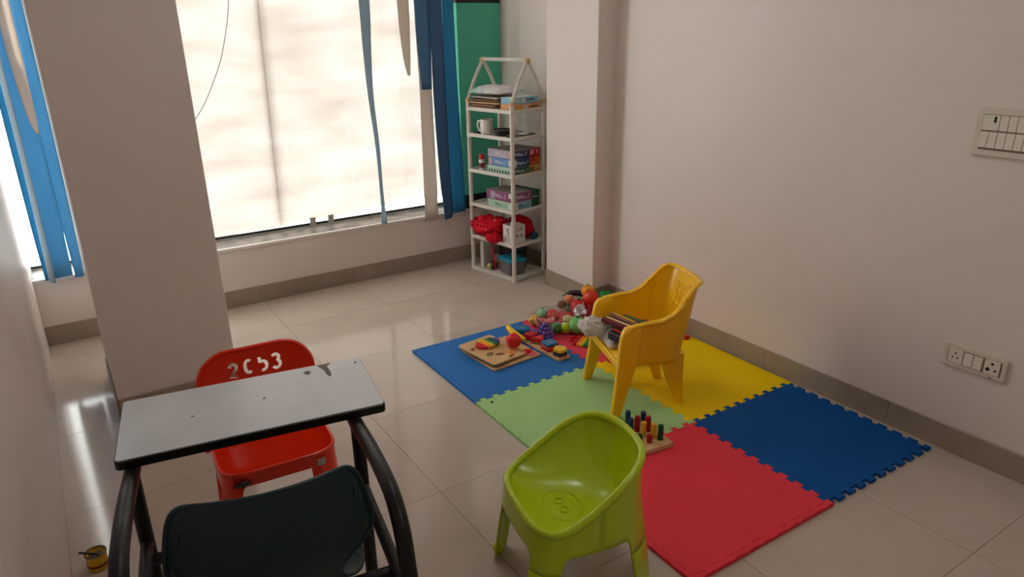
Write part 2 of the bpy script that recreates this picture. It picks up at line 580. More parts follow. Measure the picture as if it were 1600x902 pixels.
slat(lb, [(2.215, -2.448, -2.398), (1.581, -2.447, -2.399), (1.041, -2.449, -2.399), (.598, -2.449, -2.402), (.33, -2.444, -2.406)], LEFTB, y=BY - .004, label='narrow mid blue slat')
slat(lb, [(2.215, -2.398, -2.31), (1.2, -2.40, -2.31), (.33, -2.405, -2.32)], CREAM, y=BY + .006, label='cream slat next to the column')

# green board on the sill in the corner
TEAL = mat('teal_board', (84, 188, 158), .55, .3, noise_amt=.06, noise_scale=6)
gb = thing('green_board', 'tall teal green board with black rails standing on the windowsill', 'board', (-.095, 2.965, .338))
MB().box((-.152, -.03, .09), (.152, .03, 1.245)).build('panel', TEAL, gb, smooth=0, bevel=.002)
MB().box((-.155, -.033, 0), (.155, .033, .09)).build('bottom_rail', FRAME_BLACK, gb, smooth=0, bevel=.003)
MB().box((-.155, -.033, 1.245), (.155, .033, 1.31)).build('top_rail', FRAME_BLACK, gb, smooth=0, bevel=.003)

# unseen ceiling panels added to fill the dim near half of the room
FILLM = bpy.data.materials.new('fill_glow')
FILLM.use_nodes = True
_b = FILLM.node_tree.nodes['Principled BSDF']
_b.inputs['Emission Color'].default_value = (1.0, .97, .92, 1)
_b.inputs['Emission Strength'].default_value = 5.8
for cx, cy, lab in ((-1.3, .9, 'unseen fill panel added on the ceiling near the window'), (-1.3, -1.2, 'unseen fill panel added on the ceiling behind the camera')):
    cl = thing('fill_panel', lab, 'lamp', (cx, cy, ZC - .03), 0, 'added fill panels')
    MB().prism(rrect(.62, .62, .02, 3), 0, .0298).build('frame', WHITE_TRIM, cl, smooth=0, bevel=.003)
    MB().prism(rrect(.56, .56, .01, 3), -.006, .001).build('glow_face', FILLM, cl, smooth=0)

# ------------------------------------------------------------------ foam mats
MT = .012
TH = -.0146
def foam(name, rgb):
    return mat(name, rgb, .68, .16, noise_amt=.05, noise_scale=5, bump=.25, bump_scale=260)
FOAM = {'blue': foam('blue_foam', (46, 114, 184)), 'green': foam('green_foam', (166, 208, 138)), 'red': foam('red_foam', (234, 62, 74)),
        'yellow': foam('yellow_foam', (244, 206, 0)), 'navy': foam('deep_blue_foam', (4, 80, 154)), 'rose': foam('rose_foam', (222, 66, 88))}
GX = [-1.20, -.60, -.034]
GY = [.012, .60, 1.20, 1.785]
HT = .0085
def edge(a, b, flip):
    """interlocking tooth line from a to b; tooth offset to the left of travel when flip=+1"""
    a, b = Vector(a), Vector(b)
    d = b - a
    L = d.length
    d /= L
    nrm = Vector((-d.y, d.x)) * flip
    n = 10
    pts = []
    for k in range(n):
        for u, v in ((.27, -1), (.20, 1), (.72, 1), (.65, -1)):
            pts.append(a + d * L * (k + u) / n + nrm * HT * v)
    return pts
def mat_tile(ix, iy, key, label, borders):
    x0, x1, y0, y1 = GX[ix], GX[ix + 1], GY[iy], GY[iy + 1]
    root = thing('foam_mat', label, 'mat', (0, 0, 0), TH, 'interlocking foam floor mats')
    # horizontal joints travel +x with teeth up, vertical joints travel +y with teeth left
    bot = edge((x0, y0), (x1, y0), 1)
    rgt = edge((x1, y0), (x1, y1), 1)
    top = edge((x0, y1), (x1, y1), 1)[::-1]
    lft = edge((x0, y0), (x0, y1), 1)[::-1]
    g = .0006
    cx, cy = (x0 + x1) / 2, (y0 + y1) / 2
    K = Vector((HT, -HT))
    full = [Vector((x0, y0)) + K] + bot + [Vector((x1, y0)) + K] + rgt + [Vector((x1, y1)) + K] + top + [Vector((x0, y1)) + K] + lft
    poly = [Vector((cx, cy)) + (p - Vector((cx, cy))) * (1 - g / .3) for p in full]
    MB().prism(poly, .0005, MT).build('sheet', FOAM[key], root, smooth=0, bevel=.0012, seg=1)
    E_ = HT + .002
    for bd in borders:
        yb_ = y0 - (E_ if 'F' in borders else HT)
        yt_ = y1 + E_ if 'B' in borders else y1 - HT
        if bd == 'L':
            poly = [Vector((x0 - E_, yb_)), Vector((x0 + HT - .001, yb_))] + [p - Vector((.001, 0)) for p in edge((x0, y0), (x0, y1), 1)] + [Vector((x0 + HT - .001, yt_)), Vector((x0 - E_, yt_))]
        elif bd == 'R':
            poly = [Vector((x1 + E_ + .004, yt_)), Vector((x1 + HT + .001, yt_))] + [p + Vector((.001, 0)) for p in edge((x1, y0), (x1, y1), 1)[::-1]] + [Vector((x1 + HT + .001, y0 - HT)), Vector((x1 + E_ + .004, y0 - HT))]
        elif bd == 'F':
            poly = [Vector((x1 + HT, y0 - E_)), Vector((x1 + HT, y0 - HT - .001))] + [p - Vector((0, .001)) for p in edge((x0, y0), (x1, y0), 1)[::-1]] + [Vector((x0 + HT, y0 - HT - .001)), Vector((x0 + HT, y0 - E_))]
        else:
            poly = [Vector((x0 + HT, y1 + E_)), Vector((x0 + HT, y1 - HT + .001))] + [p + Vector((0, .001)) for p in edge((x0, y1), (x1, y1), 1)] + [Vector((x1 + HT, y1 - HT + .001)), Vector((x1 + HT, y1 + E_))]
        MB().prism(poly, .0005, MT).build('border_strip', FOAM[key], root, smooth=0)
    return root
mat_tile(0, 2, 'blue', 'mid blue foam mat with wooden puzzle boards on it', 'LB')
mat_tile(1, 2, 'rose', 'rose red foam mat under the pile of toy fruit', 'BR')
gm = mat_tile(0, 1, 'green', 'light green foam mat between the blue and red mats', 'L')
mat_tile(1, 1, 'yellow', 'yellow foam mat under the yellow chair', 'R')
mat_tile(0, 0, 'red', 'big red foam mat in front, beside the lime chair', 'LF')
mat_tile(1, 0, 'navy', 'dark blue foam mat with open toothed edges near the right wall', '')
MB().prism(rrect(.012, .008, .003, 3, -1.155, 1.155), MT, MT + .003).build('dirt_spot', mat('dark_crumb', (30, 30, 26), .8, .2, noise_amt=.2), gm, smooth=0)

# ------------------------------------------------------------------ plastic chairs
def plastic(name, rgb, rough=.28, coat=.25, tl=0.0):
    return mat(name, rgb, rough, .5, noise_amt=.03, noise_scale=7, coat=coat)
LIME = plastic('lime_plastic', (184, 206, 8))
YELP = plastic('yellow_plastic', (255, 198, 6))
REDP = plastic('red_plastic', (240, 48, 12), .18, .4)
STICK = mat('pale_sticker', (190, 186, 176), .5, .3, noise_amt=.15, noise_scale=120)
INK = mat('dark_ink', (30, 34, 32), .6, .2, noise_amt=.1)

def se(t, a, b, n):
    c, s_ = cos(t), sin(t)
    return (math.copysign(abs(c) ** (2 / n), c) * a, math.copysign(abs(s_) ** (2 / n), s_) * b)

def corner_delta(t):
    d = 1e9
    for c in (pi / 4, 3 * pi / 4, 5 * pi / 4, 7 * pi / 4):
        e = abs((t - c + pi) % (2 * pi) - pi)
        d = min(d, e)
    return d

def moulded_base(root, material, plan, zrim, flare, zarch, zs, w, wfoot, N=144, rimr=.008, thick=.005):
    """plan(t)->(x,y), zrim(t); outward flare below; arches between four legs"""
    ths = sorted(set([2 * pi * k / N for k in range(N)] + [(c + s_ * dlt) % (2 * pi) for c in (pi / 4, 3 * pi / 4, 5 * pi / 4, 7 * pi / 4) for s_ in (-1, 1) for dlt in (w, w + .012, w + .03, w + .05, w + .08)]))
    def pt(t, z):
        x, y = plan(t)
        zr = zrim(t)
        k = max(0, (.30 - z)) / .30
        return (x * (1 + flare[0] * k), y * (1 + flare[1] * k), z)
    def zb(t):
        d = corner_delta(t)
        if d <= w:
            return zs
        q = min(1, (d - w) / .13)
        return zs + (zarch - zs) * sqrt(max(0, 1 - (1 - q) ** 2))
    rows = []
    for i in range(9):
        row = []
        for t in ths + [ths[0]]:
            row.append(pt(t, lerp(zrim(t), zb(t), i / 8)))
        rows.append(row)
    MB().grid(rows).build('skirt', material, root, solid=thick, offset=0, smooth=50)
    for c in (pi / 4, 3 * pi / 4, 5 * pi / 4, 7 * pi / 4):
        rows = []
        for i in range(9):
            z = lerp(zs, .004, i / 8)
            ww = lerp(w, wfoot, i / 8)
            rows.append([pt(c + ww * (k / 6 - 1), z) for k in range(13)])
        MB().grid(rows).build('leg', material, root, solid=thick + .001, offset=0, smooth=50)
    rim = [(plan(t)[0], plan(t)[1], zrim(t)) for t in ths]
    MB().tube(rim, rimr, 10, closed=True).build('rim', material, root, smooth=60)
    return ths

# lime bucket stool -----------------------------------------------------------
def lime_chair():
    root = thing('bucket_chair', 'lime green plastic bucket chair in the foreground', 'chair', (-1.449, .252, 0), radians(-102.5))
    a, b = .170, .155
    def plan(t):
        n = 3.6 if sin(t) < 0 else 2.6
        x, y = se(t, a, b, n)
        if sin(t) > 0:
            y += .012 * sin(t)
        return (x * (1 - .05 * max(0, sin(t))), y)
    def zrim(t):
        y = plan(t)[1]
        q = (y + b) / (2 * b + .012)
        return .264 + .146 * (.25 * q + .75 * sm(.05, .95, q))
    ths = moulded_base(root, LIME, plan, zrim, (.04, .28), .205, .15, .36, .27, rimr=.0105)
    # inner bowl and seat pan
    rings = []
    for q in (1, .985, .96, .93, .89, .84, .78, .71, .63, .54, .44, .33, .2, .06):
        rings.append([(plan(t)[0] * q, plan(t)[1] * q - .006 * (1 - q), .228 + (zrim(t) - .228) * q ** 3.6) for t in ths])
    mb = MB()
    mb.loft(rings, cap=False)
    n = len(ths)
    mb.f.append(tuple((len(rings) - 1) * n + j for j in range(n)))
    mb.build('seat', LIME, root, smooth=60)
    # embossed smiling face on the seat
    for rx, ry, rr in ((.066, .052, .0018), (.012, .012, .0014)):
        MB().tube([(rx * cos(2 * pi * k / 40) - (0 if rx > .02 else .02), ry * sin(2 * pi * k / 40) - .03, .2297) for k in range(40)], rr, 6, closed=True).build('embossed_ring', LIME, root)
    MB().tube([(.02 + .012 * cos(2 * pi * k / 24), .012 * sin(2 * pi * k / 24) - .03, .2297) for k in range(24)], .0014, 6, closed=True).build('embossed_ring', LIME, root)
    for c in (pi / 4, 3 * pi / 4, 5 * pi / 4, 7 * pi / 4):
        x, y = plan(c)
        MB().sphere((x * 1.04, y * 1.27, .018), (.017, .017, .018), 12, 8).build('foot', LIME, root)
        # pressed panel on the leg
    return root
lime_chair()

# yellow armchair -------------------------------------------------------------
def yellow_chair():
    root = thing('armchair', 'yellow plastic child armchair standing on the mats', 'chair', (-.61, .90, MT + .0008), radians(-111))
    a, b0, c_, Ls = .152, .035, .105, .150
    zs = .232
    def plan(t):
        s_ = 1 if t >= 0 else -1
        u = abs(t)
        if u <= .6:
            q = u / .6 * pi / 2
            return (s_ * a * sin(q) ** (2 / 3.5), b0 + c_ * cos(q) ** (2 / 3.5))
        return (s_ * a, b0 - (u - .6) / .4 * Ls)
    def zr(t):
        u = abs(t)
        z = .368 + .012 * sm(1.0, .7, u) + .122 * sm(.66, .34, u)
        return z - .05 * sm(.93, 1.0, u) ** 2
    def lean(t, z):
        return .058 * sm(.75, .25, abs(t)) * max(0, z - zs) / .26
    def wid(t, z):
        return 1 - .05 * sm(.34, .50, z) * sm(.7, .3, abs(t)) + .02 * max(0, z - zs) / .14 * (1 if abs(t) > .5 else 0)
    def P(t, q):
        z = lerp(zs - .03, zr(t), q)
        x, y = plan(t)
        return (x * wid(t, z), y + lean(t, z), z)
    def panel(t0, t1, n, name):
        rows = [[P(lerp(t0, t1, k / n), i / 14) for k in range(n + 1)] for i in range(15)]
        return MB().grid(rows).build(name, YELP, None, solid=.005, offset=0, smooth=50)
    back = panel(-.46, .46, 60, 'backrest')
    lay = [('2', .045, .445, .036), ('C', .010, .432, .034), ('b', -.020, .434, .034), ('3', -.05, .436, .034),
           ('A', .045, .392, .034), ('4', .018, .394, .03), ('B', -.012, .392, .032), ('3', -.046, .394, .032),
           ('3', .045, .348, .034), ('1', .016, .35, .03), ('D', -.016, .348, .032), ('2', -.048, .35, .032)]
    cut_glyphs(back, lay, .08, .30, .17)
    back.parent = root
    for s_ in (-1, 1):
        panel(s_ * .46, s_ * 1.0, 36, 'armrest').parent = root
    rimp = [P(t, 1) for t in [lerp(-1, 1, k / 120) for k in range(121)]]
    rings = []
    for i, p in enumerate(rimp):
        d = (Vector(rimp[min(i + 1, 120)]) - Vector(rimp[max(i - 1, 0)])).normalized()
        out = d.cross(Vector((0, 0, 1))).normalized()
        u_ = out.cross(d)
        if u_.z < 0:
            u_ = -u_
        c0 = Vector(p)
        if out.dot(Vector((c0.x, c0.y, 0))) < 0:
            out = -out
        w_ = .013
        rings.append([c0 + out * (.004 + w_ * cos(2 * pi * k / 12)) + u_ * (.0075 * sin(2 * pi * k / 12)) for k in range(12)])
    MB().loft(rings).build('rim', YELP, root, smooth=60)
    # seat
    rows = []
    for i in range(13):
        y = lerp(-.142, .135, i / 12)
        hw = .150 if y < b0 else a * max(.05, (1 - ((y - b0) / c_) ** 3.2)) ** (1 / 3.2)
        rows.append([(hw * (k / 8 - 1), y, zs + .006 * (k / 8 - 1) ** 2 - .004 * sin(pi * i / 12) - (.012 if i == 0 else 0)) for k in range(17)])
    MB().grid(rows).build('seat', YELP, root, solid=.006, offset=-1)
    fr = MB()
    fr.loft([[(x, -.142 - .003 * (1 - (x / .15) ** 2) - dy, z) for dy, z in ((0, zs - .002), (.004, zs - .008), (.004, zs - .032), (-.006, zs - .034), (-.008, zs - .006))] for x in [lerp(-.15, .15, k / 12) for k in range(13)]])
    fr.build('front_edge', YELP, root, smooth=40)
    MB().box((.085, -.1475, zs - .029), (.105, -.1462, zs - .012)).build('sticker', STICK, root, smooth=0)
    MB().box((.089, -.1479, zs - .026), (.095, -.1474, zs - .015)).build('sticker_mark', INK, root, smooth=0)
    for s_ in (-1, 1):
        rings = []
        for z, cx, cy, sx, sy in ((.372, .154, -.082, .012, .05), (.366, .155, -.087, .024, .068), (.345, .157, -.094, .030, .080), (.30, .158, -.100, .031, .084), (.23, .160, -.108, .031, .078), (.15, .163, -.122, .030, .062), (.06, .168, -.142, .028, .046), (.0, .172, -.154, .026, .036)):
            rings.append([(s_ * cx + x, cy + y, z) for x, y in rrect(sx, sy, min(sx, sy) * .3, 3)])
        MB().loft(rings).build('leg', YELP, root, smooth=50)
        rings = []
        for z, cx, cy, sx, sy in ((zs - .008, .118, .090, .034, .100), (.17, .115, .098, .034, .086), (.10, .110, .114, .031, .062), (.0, .104, .138, .028, .034)):
            rings.append([(s_ * cx + x, cy + y, z) for x, y in rrect(sx, sy, .007, 3)])
        MB().loft(rings).build('leg', YELP, root, smooth=50)
    return root
yellow_chair()

# red chair behind the desk ---------------------------------------------------
def red_chair():
    root = thing('child_chair', 'glossy red plastic child chair with cut-out letters behind the desk', 'chair', (-2.052, .918, 0), radians(-4))
    a, b = .160, .118
    plan = lambda t: se(t, a, b, 5.0)
    zrim = lambda t: .284 + .004 * sin(t)
    ths = moulded_base(root, REDP, plan, zrim, (.10, .14), .243, .205, .36, .30, rimr=.007)
    rings = []
    for sc, z in ((1, .284), (.95, .283), (.90, .276), (.84, .270), (.6, .266), (.3, .265), (.05, .265)):
        rings.append([(plan(t)[0] * sc, plan(t)[1] * sc, z) for t in ths])
    mb = MB().loft(rings, cap=False)
    n = len(ths)
    mb.f.append(tuple((len(rings) - 1) * n + j for j in range(n)))
    mb.build('seat', REDP, root, smooth=60)
    H, W0, r = .286, .174, .085
    def hw(z):
        w = W0 - .012 * (z / H)
        if z > H - r:
            k = z - (H - r)
            w = w - r + sqrt(max(0, r * r - k * k))
        return w
    def bp(u, z):
        x = u * max(hw(z), .002)
        return (x, .098 + .16 * z * .75 - .35 * x * x, .262 + z)
    zz = [H * k / 20 * .7 for k in range(20)] + [H * .7 + H * .3 * sin(pi / 2 * k / 14) for k in range(15)]
    back = MB().grid([[bp(u / 14 - 1, z) for u in range(29)] for z in zz]).build('backrest', REDP, None, solid=.006, offset=0, smooth=50)
    z0 = .262
    lay = [('2', -.064, z0 + .225, .042), ('C', -.020, z0 + .228, .042), ('b', .022, z0 + .228, .044), ('3', .062, z0 + .228, .044),
           ('A', -.055, z0 + .165, .042), ('B', -.008, z0 + .168, .042), ('4', .040, z0 + .168, .042)]
    cut_glyphs(back, lay, .02, .30, .24)
    back.parent = root
    outl = [bp(-1, z) for z in zz] + [bp(1, z) for z in zz[::-1]]
    MB().tube(outl, .0065, 8).build('rim', REDP, root, smooth=60)
    # oval maker's sticker and a plain square sticker on the front skirt
    Mx = Matrix.Rotation(radians(90), 4, 'X')
    def decal(poly, x, z, material, name, yy=-.1255):
        M = Matrix.Translation((x, yy, z)) @ Mx
        return MB().prism(poly, 0, .0008, M).build(name, material, root, smooth=0)
    ov = decal([(.024 * cos(2 * pi * k / 28), .0105 * sin(2 * pi * k / 28)) for k in range(28)], -.112, .258, INK, 'oval_sticker', -.1275)
    decal([(.0205 * cos(2 * pi * k / 28), .008 * sin(2 * pi * k / 28)) for k in range(28)], -.112, .258, mat('sticker_grey', (118, 112, 96), .5, .3, noise_amt=.2, noise_scale=90), 'sticker_field', -.1284)
    for k in range(5):
        decal(rrect(.002, .008, .0008, 2), -.124 + k * .006, .258, INK, 'sticker_stroke', -.1293)
    decal(rrect(.024, .022, .001, 2), .108, .258, STICK, 'square_sticker', -.128)
    return root
red_chair()

# combined school desk and seat ----------------------------------------------
BLK = mat('black_enamel', (13, 15, 16), .40, .4, noise_amt=.15, noise_scale=30)
LAM = mat('grey_laminate', (216, 221, 226), .24, .5, rgb2=(208, 213, 219), noise_scale=9)
DKG = mat('dark_green_plastic', (5, 42, 46), .42, .45, noise_amt=.1, noise_scale=8, bump=.05, bump_scale=400)
WORN = mat('worn_laminate', (132, 124, 122), .7, .2, noise_amt=.2, noise_scale=60)
def desk():
    root = thing('school_desk', 'black tube school desk with grey top and attached dark green seat', 'desk', (-2.152, .558, 0), radians(-9.3))
    top = MB().prism(rrect(.574, .284, .012, 5, -.003, .038), .577, .598).build('desktop', BLK, root, smooth=0, bevel=.003)
    MB().prism(rrect(.568, .278, .010, 5, -.003, .038), .598, .6005).build('laminate', LAM, top, smooth=0)
    def scuff(pts):
        MB().prism(pts, .6005, .6009).build('scuff_mark', WORN, top, smooth=0)
    scuff([(.168, .172), (.206, .176), (.200, .166), (.192, .158), (.194, .145), (.196, .118), (.194, .098), (.188, .095), (.184, .110), (.182, .135), (.176, .155)])
    scuff([(.13, .147), (.143, .152), (.150, .140), (.142, .128), (.133, .134)])
    scuff([(.02, .05), (.028, .052), (.027, .044), (.021, .044)])
    scuff([(-.14, .03), (-.135, .033), (-.132, .028), (-.137, .026)])
    scuff([(.262, .150), (.268, .155), (.270, .145), (.264, .140)])
    R_ = .0165
    for x in (-.262, .211):
        P = smooth_path([(x, .13, .553), (x, .0, .555), (x, -.10, .562), (x, -.25, .582), (x, -.37, .588), (x, -.44, .578), (x, -.490, .535), (x, -.512, .47), (x, -.525, .40), (x, -.56, .012)], 8)
        MB().tube(P, R_, 14).build('side_tube', BLK, root, smooth=60)
        MB().tube([(x, -.105, .56), (x, -.105, .012)], R_ - .001, 14).build('leg', BLK, root, smooth=60)
        MB().tube([(x, -.105, .392), (x, -.525, .392)], R_ - .003, 12).build('seat_rail', BLK, root, smooth=60)
        for y in (-.105, -.5605):
            MB().tube([(x, y, .0), (x, y, .03)], R_ + .003, 14).build('end_cap', BLK, root, smooth=60)
        MB().tube([(x, -.105, .08), (x, -.553, .08)], R_ - .004, 12).build('floor_rail', BLK, root, smooth=60)
    for y, z in ((-.15, .375), (-.40, .375)):
        MB().tube([(-.262, y, z), (.211, y, z)], R_ - .003, 12).build('crossbar', BLK, root, smooth=60)
    MB().tube([(-.262, .10, .556), (.211, .10, .556)], R_ - .004, 12).build('crossbar', BLK, root, smooth=60)
    # one piece seat shell
    prof = [(-.485, .703, .118), (-.487, .700, .138), (-.491, .688, .153), (-.497, .665, .163), (-.506, .63, .171), (-.512, .59, .177), (-.512, .56, .174), (-.508, .535, .150), (-.500, .51, .122), (-.488, .48, .110), (-.468, .448, .118), (-.440, .424, .142), (-.40, .412, .163), (-.33, .407, .172), (-.24, .405, .174), (-.16, .407, .170), (-.125, .402, .155), (-.112, .392, .13)]
    pp = [Vector((p.x, p.y - .014 * sm(.46, .56, p.y), p.z)) for p in smooth_path([Vector(p) for p in prof], 3)]
    rows = []
    for y, z, w in pp:
        bk = sm(.43, .52, z)
        rows.append([(-.014 + w * (k / 9 - 1), y + .055 * bk * (w * (k / 9 - 1) / .17) ** 2, z + .012 * (1 - bk) * (k / 9 - 1) ** 2 - .004 * bk * sm(.6, .7, z) * (k / 9 - 1) ** 2) for k in range(19)])
    sh_ = MB().grid(rows).build('seat_shell', DKG, root, solid=.006, offset=0, smooth=60, label='dark green plastic seat shell')
    edge_l = [r[0] for r in rows[:26]]
    edge_r = [r[-1] for r in rows[:26]]
    MB().tube(edge_l[::-1] + rows[0][1:-1] + edge_r, .005, 8).build('edge_lip', DKG, sh_, smooth=60)
    for s_ in (-1, 1):
        MB().grid([[(-.014 + s_ * (.150 + .010 * q), -.466 + .05 * (k / 4) * 0 + .018 * k / 4, lerp(.64, .525, q)) for k in range(5)] for q in (i / 8 for i in range(9))]).build('side_flange', DKG, sh_, solid=.005, smooth=60)
    return root
desk()

# paint tin by the left wall
tin = thing('paint_tin', 'small yellow tin with a dark stick by the left wall', 'tin', (-2.553, 1.025, 0))
tin.scale = (.8, .8, .9)
MB().lathe([(.0005, .001), (.031, .001), (.033, .003), (.033, .058), (.031, .058), (.030, .048), (.0005, .046)], 28).build('body', mat('tin_yellow', (222, 172, 20), .35, .5, noise_amt=.2, noise_scale=25), tin)
MB().tube([(.0335 * cos(2 * pi * k / 32), .0335 * sin(2 * pi * k / 32), .058) for k in range(32)], .0028, 8, closed=True).build('rim', mat('tin_rim', (120, 116, 108), .3, .6, metal=.6, noise_amt=.2), tin)
MB().lathe([(.0005, .0462), (.0298, .0462), (.0298, .0475), (.0005, .0482)], 24).build('contents', mat('grey_cement', (122, 112, 96), .9, .1, noise_amt=.3, noise_scale=60, bump=.6), tin)
MB().lathe([(.0333, .016), (.0338, .018), (.0338, .022), (.0333, .024)], 28).build('label_band', mat('tin_band', (120, 40, 24), .5, .3, noise_amt=.2), tin)
MB().tube([(.012, -.012, .052), (-.048, .006, .072)], .0035, 8).build('stick', BLK, tin)

# ------------------------------------------------------------------ white storage rack
RACK = mat('rack_plastic', (214, 208, 198), .45, .4, noise_amt=.04, noise_scale=12)
RACKJ = mat('rack_joint_yellowed', (206, 180, 136), .5, .3, noise_amt=.1, noise_scale=40)
RW, RL, RA = .25, .372, radians(10.4)
RO = Vector((-.243, 2.359, 0))
RM = Matrix.Translation(RO) @ Matrix.Rotation(RA, 4, 'Z')
def SP(x, y, z):
    return RM @ Vector((x, y, z))
TZ = [.022, .232, .437, .645, .857, 1.008]
def rack():
    root = thing('storage_rack', 'white plastic five tier rack with house shaped top', 'rack', RO, RA)
    for x in (0, RW):
        for y in (0, RL):
            prof = [(.0005, 0), (.015, 0), (.015, .02)]
            for k in range(40):
                z = .02 + k * .025
                prof += [(.0125, z + .004), (.0135, z + .014), (.0125, z + .023)]
            prof += [(.014, 1.03), (.0005, 1.032)]
            MB().lathe(prof, 12, (x, y, 0)).build('post', RACK, root, smooth=60)
    for z in TZ:
        tr = MB().box((-.004, -.004, z - .017), (RW + .004, RL + .004, z - .008)).build('tray', RACK, root, smooth=0)
        for a, b in (((-.012, -.01), (RW + .012, .004)), ((-.012, RL - .004), (RW + .012, RL + .01)), ((-.012, -.01), (.004, RL + .01)), ((RW - .004, -.01), (RW + .012, RL + .01))):
            MB().box((a[0], a[1], z - .021), (b[0], b[1], z)).build('rail', RACK, tr, smooth=0, bevel=.003)
    ap = []
    for y in (0, RL):
        for x in (0, RW):
            P = smooth_path([(x, y, 1.02), (lerp(x, RW / 2, .02), y, 1.05), (lerp(x, RW / 2, .16), y, 1.088), (lerp(x, RW / 2, .5), y, 1.17), (lerp(x, RW / 2, .97), y, 1.262)], 5)
            MB().tube(P, .0105, 10).build('roof_bar', RACK, root, smooth=60)
            MB().sphere((x, y, 1.042), (.0155, .0155, .018), 12, 8).build('joint', RACKJ, root)
        MB().sphere((RW / 2, y, 1.265), (.019, .019, .017), 12, 8).build('joint', RACKJ, root)
    MB().tube([(RW / 2, -.01, 1.27), (RW / 2, RL + .01, 1.27)], .0105, 10).build('ridge_bar', RACK, root, smooth=60)
rack()

def on_rack(name, label, cat, x, y, z, rz=0, group=None):
    return thing(name, label, cat, SP(x, y, z), RA + radians(rz), group)

def paper_mat(name, rgb, **k):
    return mat(name, rgb, .6, .3, noise_amt=k.get('n', .1), noise_scale=k.get('s', 40))

# top tier: cardboard sheets, padded envelope, two boxes
CARD = [paper_mat('card_a', (176, 134, 98)), paper_mat('card_b', (146, 104, 78)), paper_mat('card_c', (196, 160, 122)), paper_mat('card_d', (120, 84, 66)), paper_mat('card_e', (186, 170, 150))]
CNAME = ['lowest pale brown cardboard sheet on the rack top', 'second brown cardboard sheet from the bottom of the pile', 'third cardboard sheet from the bottom, tan', 'fourth cardboard sheet from the bottom, dark brown', 'topmost grey brown cardboard sheet under the padded envelope']
for k in range(5):
    o = on_rack('cardboard_sheet', CNAME[k], 'cardboard', .10, .243, TZ[5] - .007 + k * .0145, (3, -4, 2, 5, -3)[k], 'cardboard sheets on the rack top')
    w, l = .21 - .008 * k, .25 - .01 * (k % 2)
    M4 = Matrix.Rotation(radians((0, 1, 1.5, 2, 2.5)[k]), 4, 'X')
    MB().prism([M4 @ Vector((p[0], p[1], 0)) and (p[0], p[1]) for p in rrect(w, l, .012, 3)], .0005 + .0, .010).build('board', CARD[k], o, smooth=0, bevel=.002)
    MB().box((-w / 2 + .004, -l / 2 - .0008, .003), (w / 2 - .03, -l / 2 + .001, .006)).build('fold_line', CARD[3], o, smooth=0)
def envelope():
    M = bpy.data.materials.new('padded_envelope')
    M.use_nodes = True
    nt = M.node_tree
    b = nt.nodes['Principled BSDF']
    b.inputs['Roughness'].default_value = .4
    tc = nt.nodes.new('ShaderNodeTexCoord')
    mp = nt.nodes.new('ShaderNodeMapping')
    mp.inputs['Rotation'].default_value = (0, 0, .7)
    w = nt.nodes.new('ShaderNodeTexWave')
    w.inputs['Scale'].default_value = 1.1
    w.inputs['Distortion'].default_value = 1.5
    rp = nt.nodes.new('ShaderNodeValToRGB')
    el = rp.color_ramp.elements
    el[0].position, el[0].color = 0, lin((226, 222, 222))
    el[1].position, el[1].color = 1, lin((170, 214, 198))
    for p, c in ((.45, (228, 224, 224)), (.66, (206, 200, 222)), (.82, (222, 224, 228)), (.93, (186, 218, 206))):
        e = el.new(p)
        e.color = lin(c)
    nt.links.new(tc.outputs['Object'], mp.inputs[0])
    nt.links.new(mp.outputs[0], w.inputs['Vector'])
    nt.links.new(w.outputs['Fac'], rp.inputs['Fac'])
    nt.links.new(rp.outputs[0], b.inputs['Base Color'])
    o = on_rack('padded_envelope', 'puffy white plastic envelope with pastel streaks on the cardboard pile', 'envelope', .10, .232, TZ[5] + .068, 4)
    rows = []
    for s_ in (1, -1):
        rows = []
        for i in range(15):
            v = i / 7 - 1
            row = []
            for j in range(15):
                u = j / 7 - 1
                h = .040 * (max(0, 1 - u ** 2) ** .7) * (max(0, 1 - v ** 4) ** .6)
                row.append((u * .118 + .012 * v * 0, v * .125, .016 + s_ * h * (1 if s_ > 0 else .35) + .004 * noise.noise(Vector((u * 3, v * 3, s_)))* (1 if abs(u) < 1 and abs(v) < 1 else 0) + .0004 * s_))
            rows.append(row)
        MB().grid(rows).build('upper_face' if s_ > 0 else 'lower_face', M, o, smooth=80)
envelope()
